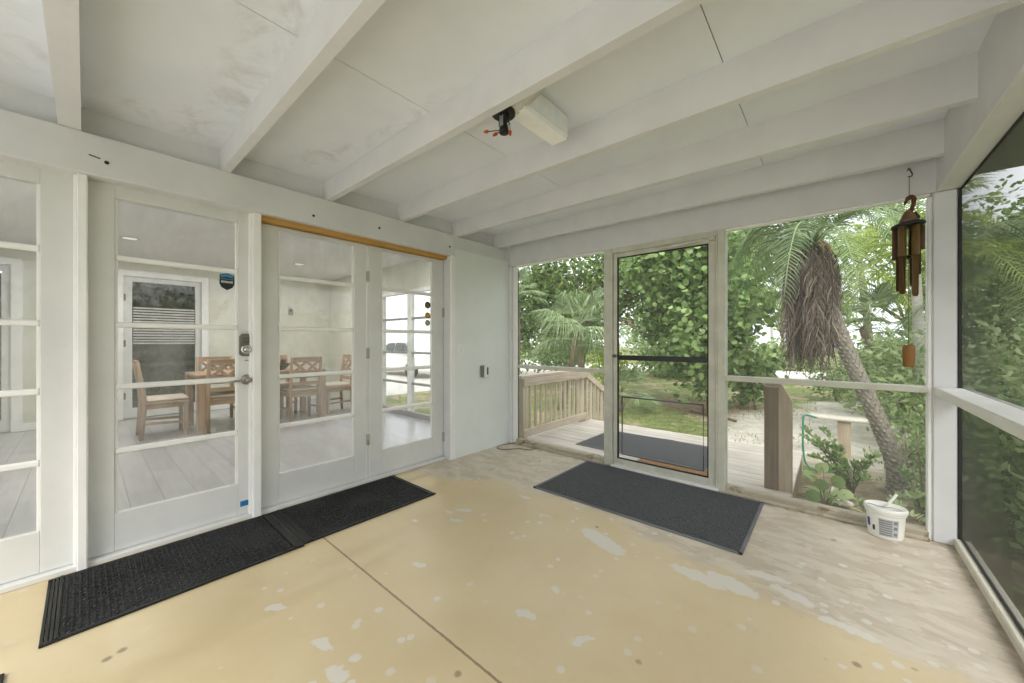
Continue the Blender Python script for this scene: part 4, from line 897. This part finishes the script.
def dead_frond(mb, base, az, out, L, nl):
    h = Vector((math.cos(az), math.sin(az), 0)); s_ = Vector((-h.y, h.x, 0)); P = []
    for k in range(12):
        u = k/11; r = out*(1-math.exp(-9*u))*(1-.30*u); P.append(Vector(base)+h*r+Vector((0, 0, .05*math.sin(PI*min(1, u*4))*(u < .25)-L*max(0, u-.06))))
    mb.tube(P, np.linspace(.009, .003, 12), 5)
    for i in range(nl):
        u = .18+.82*i/nl; k = min(10, int(u*11)); p = P[k].lerp(P[k+1], u*11-k); l = .26*rng.uniform(.7, 1.25)
        for sg in (-1, 1):
            d = (s_*sg*rng.uniform(.1, .5)+h*rng.uniform(-.25, .3)+Vector((0, 0, -1))).normalized(); w = s_*.0042; o = len(mb.v)
            q = p+d*l*.5+s_*sg*.02; mb.v += [tuple(p-w), tuple(p+w), tuple(q+w), tuple(q-w), tuple(p+d*l)]
            mb.f += [(o, o+1, o+2, o+3), (o+3, o+2, o+4)]; mb.sm += [False]*2
def palmfan(mb, base, d, L, nseg, arc, lw, petL, droop=.25):
    d = Vector(d).normalized(); c = Vector(base)+d*petL+Vector((0, 0, -.06*petL)); mb.tube([base, Vector(base).lerp(c, .5)+Vector((0, 0, .05*petL)), c], [.009, .007, .005], 5)
    s_ = d.cross(Vector((0, 0, 1))).normalized(); n_ = s_.cross(d).normalized()
    for i in range(nseg):
        a = -arc+2*arc*i/(nseg-1); t = (d*math.cos(a)+s_*math.sin(a)).normalized(); w = t.cross(n_).normalized()*lw; l = L*(1-.25*abs(a)/arc)*rng.uniform(.9, 1.08); o = len(mb.v)
        p1 = c+t*l*.55-n_*.02; p2 = c+t*l+Vector((0, 0, -droop*l*rng.uniform(.5, 1.5)))
        mb.v += [tuple(c), tuple(p1+w), tuple(p2), tuple(p1-w), tuple(p1+n_*.012)]
        mb.f += [(o, o+1, o+4), (o, o+4, o+3), (o+1, o+2, o+4), (o+4, o+2, o+3)]; mb.sm += [False]*4
pf = leafmat('date_palm_leaflet', [lin(84, 108, 68), lin(116, 142, 92), lin(150, 172, 122), lin(100, 126, 80)], .3, .4, .35)
pf2 = leafmat('golden_palm_leaflet', [lin(122, 146, 62), lin(156, 178, 84), lin(182, 196, 108), lin(104, 130, 60)], .4)
ff = leafmat('fan_palm_leaflet', [lin(112, 138, 92), lin(146, 168, 120), lin(176, 192, 150), lin(128, 150, 100)], .3)
dead = leafmat('dead_frond_brown', [lin(80, 70, 62), lin(112, 100, 90), lin(184, 170, 156), lin(62, 52, 46), lin(140, 126, 114), lin(94, 82, 72)], .12, .8, .1)
deadr = leafmat('dead_frond_rust', [lin(140, 104, 76), lin(164, 126, 92), lin(120, 90, 68)], .15, .8, .1)
trunkm = M('palm_trunk_boots', lin(150, 144, 132), .9, .1, 0, .3, 22, .6)
def boots(path, r, n, mat, parent):
    """trunk ringed with the stubs of old fronds"""
    m = MB(); P = smooth(path, 8); m.tube(P, r, 14)
    L = [0]
    for a, b_ in zip(P, P[1:]): L.append(L[-1]+(b_-a).length)
    for i in range(n):
        s_ = L[-1]*i/n; k = max(j for j in range(len(P)-1) if L[j] <= s_); f = (s_-L[k])/(L[k+1]-L[k]); c = P[k].lerp(P[k+1], f); t = (P[k+1]-P[k]).normalized()
        rr = r[k] if hasattr(r, '__len__') else r; a = i*2.399; u = t.orthogonal().normalized(); w = t.cross(u); d = u*math.cos(a)+w*math.sin(a); e = t.cross(d); o = len(m.v); h = rr*.42; q = rr*.34
        p = c+d*rr*.95
        m.v += [tuple(p-e*q-t*h*.6), tuple(p+e*q-t*h*.6), tuple(p+e*q*.7+t*h+d*rr*.32), tuple(p-e*q*.7+t*h+d*rr*.32), tuple(p+e*q*.6+t*h*1.05-d*rr*.1), tuple(p-e*q*.6+t*h*1.05-d*rr*.1)]
        m.f += [(o, o+1, o+2, o+3), (o+3, o+2, o+4, o+5), (o+1, o+4, o+2), (o, o+3, o+5)]; m.sm += [False]*4
    m.build('trunk', mat, parent)
dp = thing('date_palm', 'leaning palm with a shaggy skirt of dead brown fronds', 'palm tree', (3.34, 2.0, GZ))
tp = [(3.34, 2.0, GZ-.02), (3.345, 2.02, -.08), (3.27, 2.08, .22), (3.14, 2.16, .62), (3.0, 2.24, 1.05), (2.84, 2.32, 1.6), (2.68, 2.4, 2.27)]
boots(tp, [.062]*len(smooth(tp, 8)), 620, trunkm, dp)
CRX = Vector((2.68, 2.4, 2.30))
for i in range(22):
    a = i*2.399+.4; el = [1.3, 1.05, .8, .55][i % 4]+rng.normal(0, .06); mb = MB(); pinnate(mb, CRX+Vector((.05*math.cos(a), .05*math.sin(a), .02*(i % 4))), a, el, rng.uniform(1.6, 2.0), .85 if i % 4 else .55, 50, .30, .011); mb.build('frond', pf, dp)
for i in range(7):     # the low left sweep toward the screen door
    mb = MB(); pinnate(mb, CRX, PI+.05-.26*i, 1.0-.14*(i % 5), 1.8, .95, 46, .30, .011); mb.build('frond', pf, dp)
for i in range(58):
    a = i*2.399; mb = MB(); dead_frond(mb, CRX+Vector((0, 0, -.02-.10*(i/58))), a, .20+.17*rng.random(), .8+.62*rng.random(), 32); mb.build('dead_frond', dead, dp)
for i in range(4):
    a = -.9+i*.45; mb = MB(); dead_frond(mb, CRX+Vector((0, 0, .02)), a, .22, .35+.2*rng.random(), 22); mb.build('rusty_frond', deadr, dp)
def feather_palm(label, base, top, r, nf, L, mat, tm, ll=.36, lw=.014, els=(1.2, .8, .45, .1, -.25), sag=.5, a0=0, grp=None, nlf=40):
    t = thing('feather_palm', label, 'palm tree', base, grp); b_, e = Vector(base), Vector(top)
    P = smooth([b_, b_.lerp(e, .5)+Vector((.03, 0, 0)), e], 8); mm = MB(); mm.tube(P, np.linspace(r, r*.75, len(P)), 12); mm.build('trunk', tm, t)
    for i in range(nf):
        a = a0+i*2.399; mb = MB(); pinnate(mb, e, a, els[i % len(els)]+rng.normal(0, .08), L*rng.uniform(.85, 1.1), sag, nlf, ll, lw); mb.build('frond', mat, t)
    return t
feather_palm('golden-green palm with a smooth pale trunk behind the wind chime', (3.80, 4.6, GZ), (3.76, 4.55, 2.55), .07, 26, 1.8, pf2, barkw, a0=.2)
feather_palm('green palm behind the dead frond skirt', (1.2, 7.4, GZ), (1.35, 7.3, 3.2), .09, 18, 2.0, pf, bark, a0=.9)
feather_palm('golden palm deeper in the garden above the tall shrub', (3.6, 8.7, GZ), (3.35, 8.6, 3.0), .08, 22, 2.0, pf2, bark, a0=1.9)
feather_palm('green palm outside the right screen by the roof overhang', (4.75, 4.6, GZ), (4.8, 4.5, 2.35), .08, 22, 1.9, pf, bark, a0=1.1)
feather_palm('green palm far outside the right screen', (5.6, 8.2, GZ), (5.5, 8.2, 2.6), .09, 16, 2.1, pf2, bark, a0=.6)
for k, (x, y, h) in enumerate(((.15, 23.5, 3.3), (1.05, 24.5, 3.0), (1.5, 24.0, 3.5))):
    feather_palm(['slim pale far palm left of three across the street', 'slim pale far palm between its two neighbours across the street', 'slim pale far palm right of three across the street'][k], (x, y, GZ), (x+.15*(k-1)+.1, y, h), .10, 11, 1.5, fg, barkw, .5, .05, grp='slim palms across the street', nlf=16)
def fan_palm(label, base, top, r, n, L, pet, mat, els=(1.1, .7, .35, 0., -.35), drp=.3):
    t = thing('fan_palm', label, 'palm tree', base); b_, e = Vector(base), Vector(top)
    P = smooth([b_, b_.lerp(e, .5)+Vector((.06, 0, 0)), e], 6); mm = MB(); mm.tube(P, np.linspace(r, r*.8, len(P)), 10); mm.build('trunk', bark, t)
    for i in range(n):
        a = i*2.399; el = els[i % len(els)]+rng.normal(0, .1); mb = MB(); palmfan(mb, e, (math.cos(a)*math.cos(el), math.sin(a)*math.cos(el), math.sin(el)), L*rng.uniform(.85, 1.1), 30, 1.55, .0095, pet*rng.uniform(.8, 1.15), drp); mb.build('frond', mat, t)
fan_palm('grey-green fan palm above the left deck railing', (-1.75, 3.7, GZ), (-1.2, 3.5, 1.45), .06, 24, .72, .55, ff, drp=.55)
fan_palm('low fan palm behind the left edge of the screen door', (-.65, 4.4, GZ), (-.62, 4.4, .05), .05, 14, .5, .42, ff)
fan_palm('fan palm between the leaning palm and the wind chime', (3.55, 5.5, GZ), (3.25, 5.3, 1.4), .06, 14, .5, .5, ff)
fan_palm('fan palm with bleached fronds high at the far left', (-4.3, 5.2, GZ), (-4.2, 5.1, 2.6), .08, 14, .55, .5, ff)
# grass tufts on the nearer lawn: nobody could count them
n = 9000; gx = rng.uniform(-3.5, 2.6, n); gy = rng.uniform(2.0, 8.5, n); k = rng.random(n) < .4+.6*np.sin(gx*2.1+1)*np.sin(gy*1.7); gx, gy = gx[k], gy[k]; n = len(gx)
L = rng.uniform(.04, .09, n); T = unit(np.stack([rng.normal(0, .5, n), rng.normal(0, .5, n), np.ones(n)], 1))
g = leaves_mesh('grass', np.stack([gx, gy, GZ+L*.4], 1), unit(np.stack([rng.normal(size=n), rng.normal(size=n), np.zeros(n)], 1)), T, L, np.full(n, .012), leafmat('grass_blade', [lin(120, 136, 72), lin(160, 168, 104), lin(140, 150, 88)], .3), None, 'tri')
tag(g, 'short thin grass on the lawn', 'grass', None, 'stuff')
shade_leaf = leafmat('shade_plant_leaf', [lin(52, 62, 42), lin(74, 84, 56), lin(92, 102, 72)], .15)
# dark planting outside the far dining room doors
for k, (y, lab) in enumerate(((-2.45, 'dark planting outside the blinded dining room door'), (-4.5, 'dark planting outside the far left dining room door'))):
    tree('garden_shrub', lab, 'shrub', (XF-1.6, y, GZ), (XF-1.6, y, 1.2), .05, [(XF-1.5, y, 1.1, .6, 1.3, 1.6)], 9000, .17, .11, shade_leaf, clumps=120, spread=.26, nl=10)
# ---- white car beyond the dining room windows
car = thing('car', 'white car parked on the driveway beyond the dining room windows', 'car', (-11.5, 6.3, GZ))
def CX(x, y, z): return (-11.5+x, 6.3+y, GZ+.03+z)
cp = [(-2.2, .35), (-2.25, .75), (-2.1, .95), (-1.2, 1.02), (-.55, 1.5), (.9, 1.52), (1.75, 1.05), (2.2, .95), (2.25, .4)]
vs = []; m = MB()
wm = M('car_white', lin(240, 240, 240), .25, .5)
for y, s_ in ((-.88, .97), (-.8, 1.0), (.8, 1.0), (.88, .97)):
    for x, z in cp: vs.append(CX(x*s_, y*(1 if z < 1.03 else .82), z if z < .5 else .5+(z-.5)*s_))
nc = len(cp); m.add(vs, [(r*nc+i, r*nc+(i+1) % nc, (r+1)*nc+(i+1) % nc, (r+1)*nc+i) for r in range(3) for i in range(nc)]+[tuple(range(nc))[::-1], tuple(3*nc+i for i in range(nc))]); m.build('body', wm, car)
m = MB()
for sgn in (-1, 1):
    for q in ([(-.95, 1.07), (-.45, 1.42), (.1, 1.44), (.1, 1.07)], [(.18, 1.07), (.18, 1.44), (.85, 1.43), (1.35, 1.07)]): m.prism([(x, z) for x, z in q], 1, -.0, .0) if False else m.add([CX(x, sgn*(.80 if z > 1.2 else .885), z) for x, z in q], [(0, 1, 2, 3)])
m.build('side_window', M('car_glass', (.03, .035, .04), .1, .6), car)
for x in (-1.35, 1.4):
    for y in (-.86, .86):
        w = MB().lathe(CX(x, y, .33), [(.20, -.1), (.32, -.1), (.335, -.05), (.335, .05), (.32, .1), (.2, .1)], 22, axis=(0, 1, 0)).build('wheel', black, car)
        MB().lathe(CX(x, y, .33), [(.19, -.105), (.19, .105)], 16, axis=(0, 1, 0)).build('hub', nickel, w)
# ================================================================== light and camera
W = bpy.data.worlds.new('overcast'); S.world = W; W.use_nodes = True; nt = W.node_tree; nt.nodes.clear(); b = NB(nt)
bg = b.n('ShaderNodeBackground'); o = b.n('ShaderNodeOutputWorld'); b.l(bg.outputs[0], o.inputs[0])
tc = b.n('ShaderNodeTexCoord'); n = b.noise(tc.outputs['Generated'], 2.2, 5, .6)
b.l(b.mix(b.ramp(n.outputs[0], .35, .7), (.90, .94, 1.0), (1.0, 1.0, 1.0)), bg.inputs[0]); bg.inputs[1].default_value = SKY
sl = bpy.data.lights.new('soft_sun', 'SUN'); sl.energy = SUN; sl.angle = math.radians(40); sl.color = (1, .97, .92)
so = bpy.data.objects.new('soft_sun', sl); COL.objects.link(so); so.rotation_euler = (math.radians(38), math.radians(18), math.radians(20))
cam = bpy.data.cameras.new('camera'); co = bpy.data.objects.new('camera', cam); COL.objects.link(co); S.camera = co
cam.sensor_fit = 'HORIZONTAL'; cam.sensor_width = 36; cam.lens = 36*370/1024; cam.clip_start = .05; cam.clip_end = 300
co.location = (2.87, -3.275, 1.18); co.rotation_euler = (PI/2, 0, math.radians(40.9))
S.view_settings.view_transform = 'Standard'; S.view_settings.look = 'None'; S.view_settings.gamma = 1; S.view_settings.use_curve_mapping = False; S.view_settings.exposure = EXPO
c = S.cycles; c.max_bounces = 12; c.diffuse_bounces = 6; c.glossy_bounces = 4; c.transmission_bounces = 6; c.transparent_max_bounces = 24; c.use_denoising = True; c.sample_clamp_indirect = 6; c.caustics_reflective = False; c.caustics_refractive = False
tree('garden_shrub', 'dense green bush low behind the right half of the back screen', 'shrub', (3.75, 3.3, GZ), (3.75, 3.3, .2), .03, [(3.74, 3.5, .1, .28, .5, .62)], 900, .075, .034, mg, clumps=30, spread=.13, nl=10, group='shrubs behind the leaning palm')
tree('garden_shrub', 'pale bush just left of the corner post, low in the bed', 'shrub', (3.45, 2.3, GZ), (3.45, 2.3, .0), .03, [(3.52, 2.4, -.02, .2, .4, .36)], 650, .06, .027, pg, clumps=22, spread=.11, nl=10, group='shrubs behind the leaning palm')
tree('garden_shrub', 'feathery bush under the sail of the wind chime', 'shrub', (3.5, 4.3, GZ), (3.5, 4.3, .5), .03, [(3.5, 4.4, .62, .36, .5, .72)], 1700, .10, .04, pg, clumps=34, spread=.14, nl=12, group='shrubs behind the leaning palm')
tag(MB().box(XF-4.6, XF-.13, -8.5, .6, 2.35, 2.5, .01).build('shade_roof', M('shade_roof_grey', lin(120, 120, 112), .8)), 'added roof that darkens the planting outside the far dining room doors', None, None, 'structure')  # added roof, cuts off the sky so the far door glass looks dark
tree('canopy_tree', 'broad pale green tree far behind the wind chime', 'tree', (4.6, 13.5, GZ), (4.6, 13.4, 2.6), .14, [(4.3, 13.4, 3.6, 2.6, 1.4, 1.7), (6.4, 13, 3.0, 1.8, 1.4, 1.9)], 6500, .17, .095, mg, clumps=110, spread=.34)
for k, (x, y, h) in enumerate(((9.0, 1.5, 2.0), (9.5, -2.5, 2.4), (9.2, -6.5, 1.9), (10.5, 6.0, 2.6))):
    tree('hedge_shrub', ['tall hedge clump beyond the right screen, level with the corner post', 'tall hedge clump beyond the right screen, level with the viewer', 'hedge clump beyond the right screen behind the viewer', 'tallest hedge clump beyond the right screen, deepest in the garden'][k], 'shrub', (x, y, GZ), (x, y, h*.5), .06, [(x, y, h*.5, 1.2, 2.3, h*.62)], 3000, .18, .1, dg if k % 2 else mg, clumps=70, spread=.26, nl=8, group='hedge clumps beyond the yard')
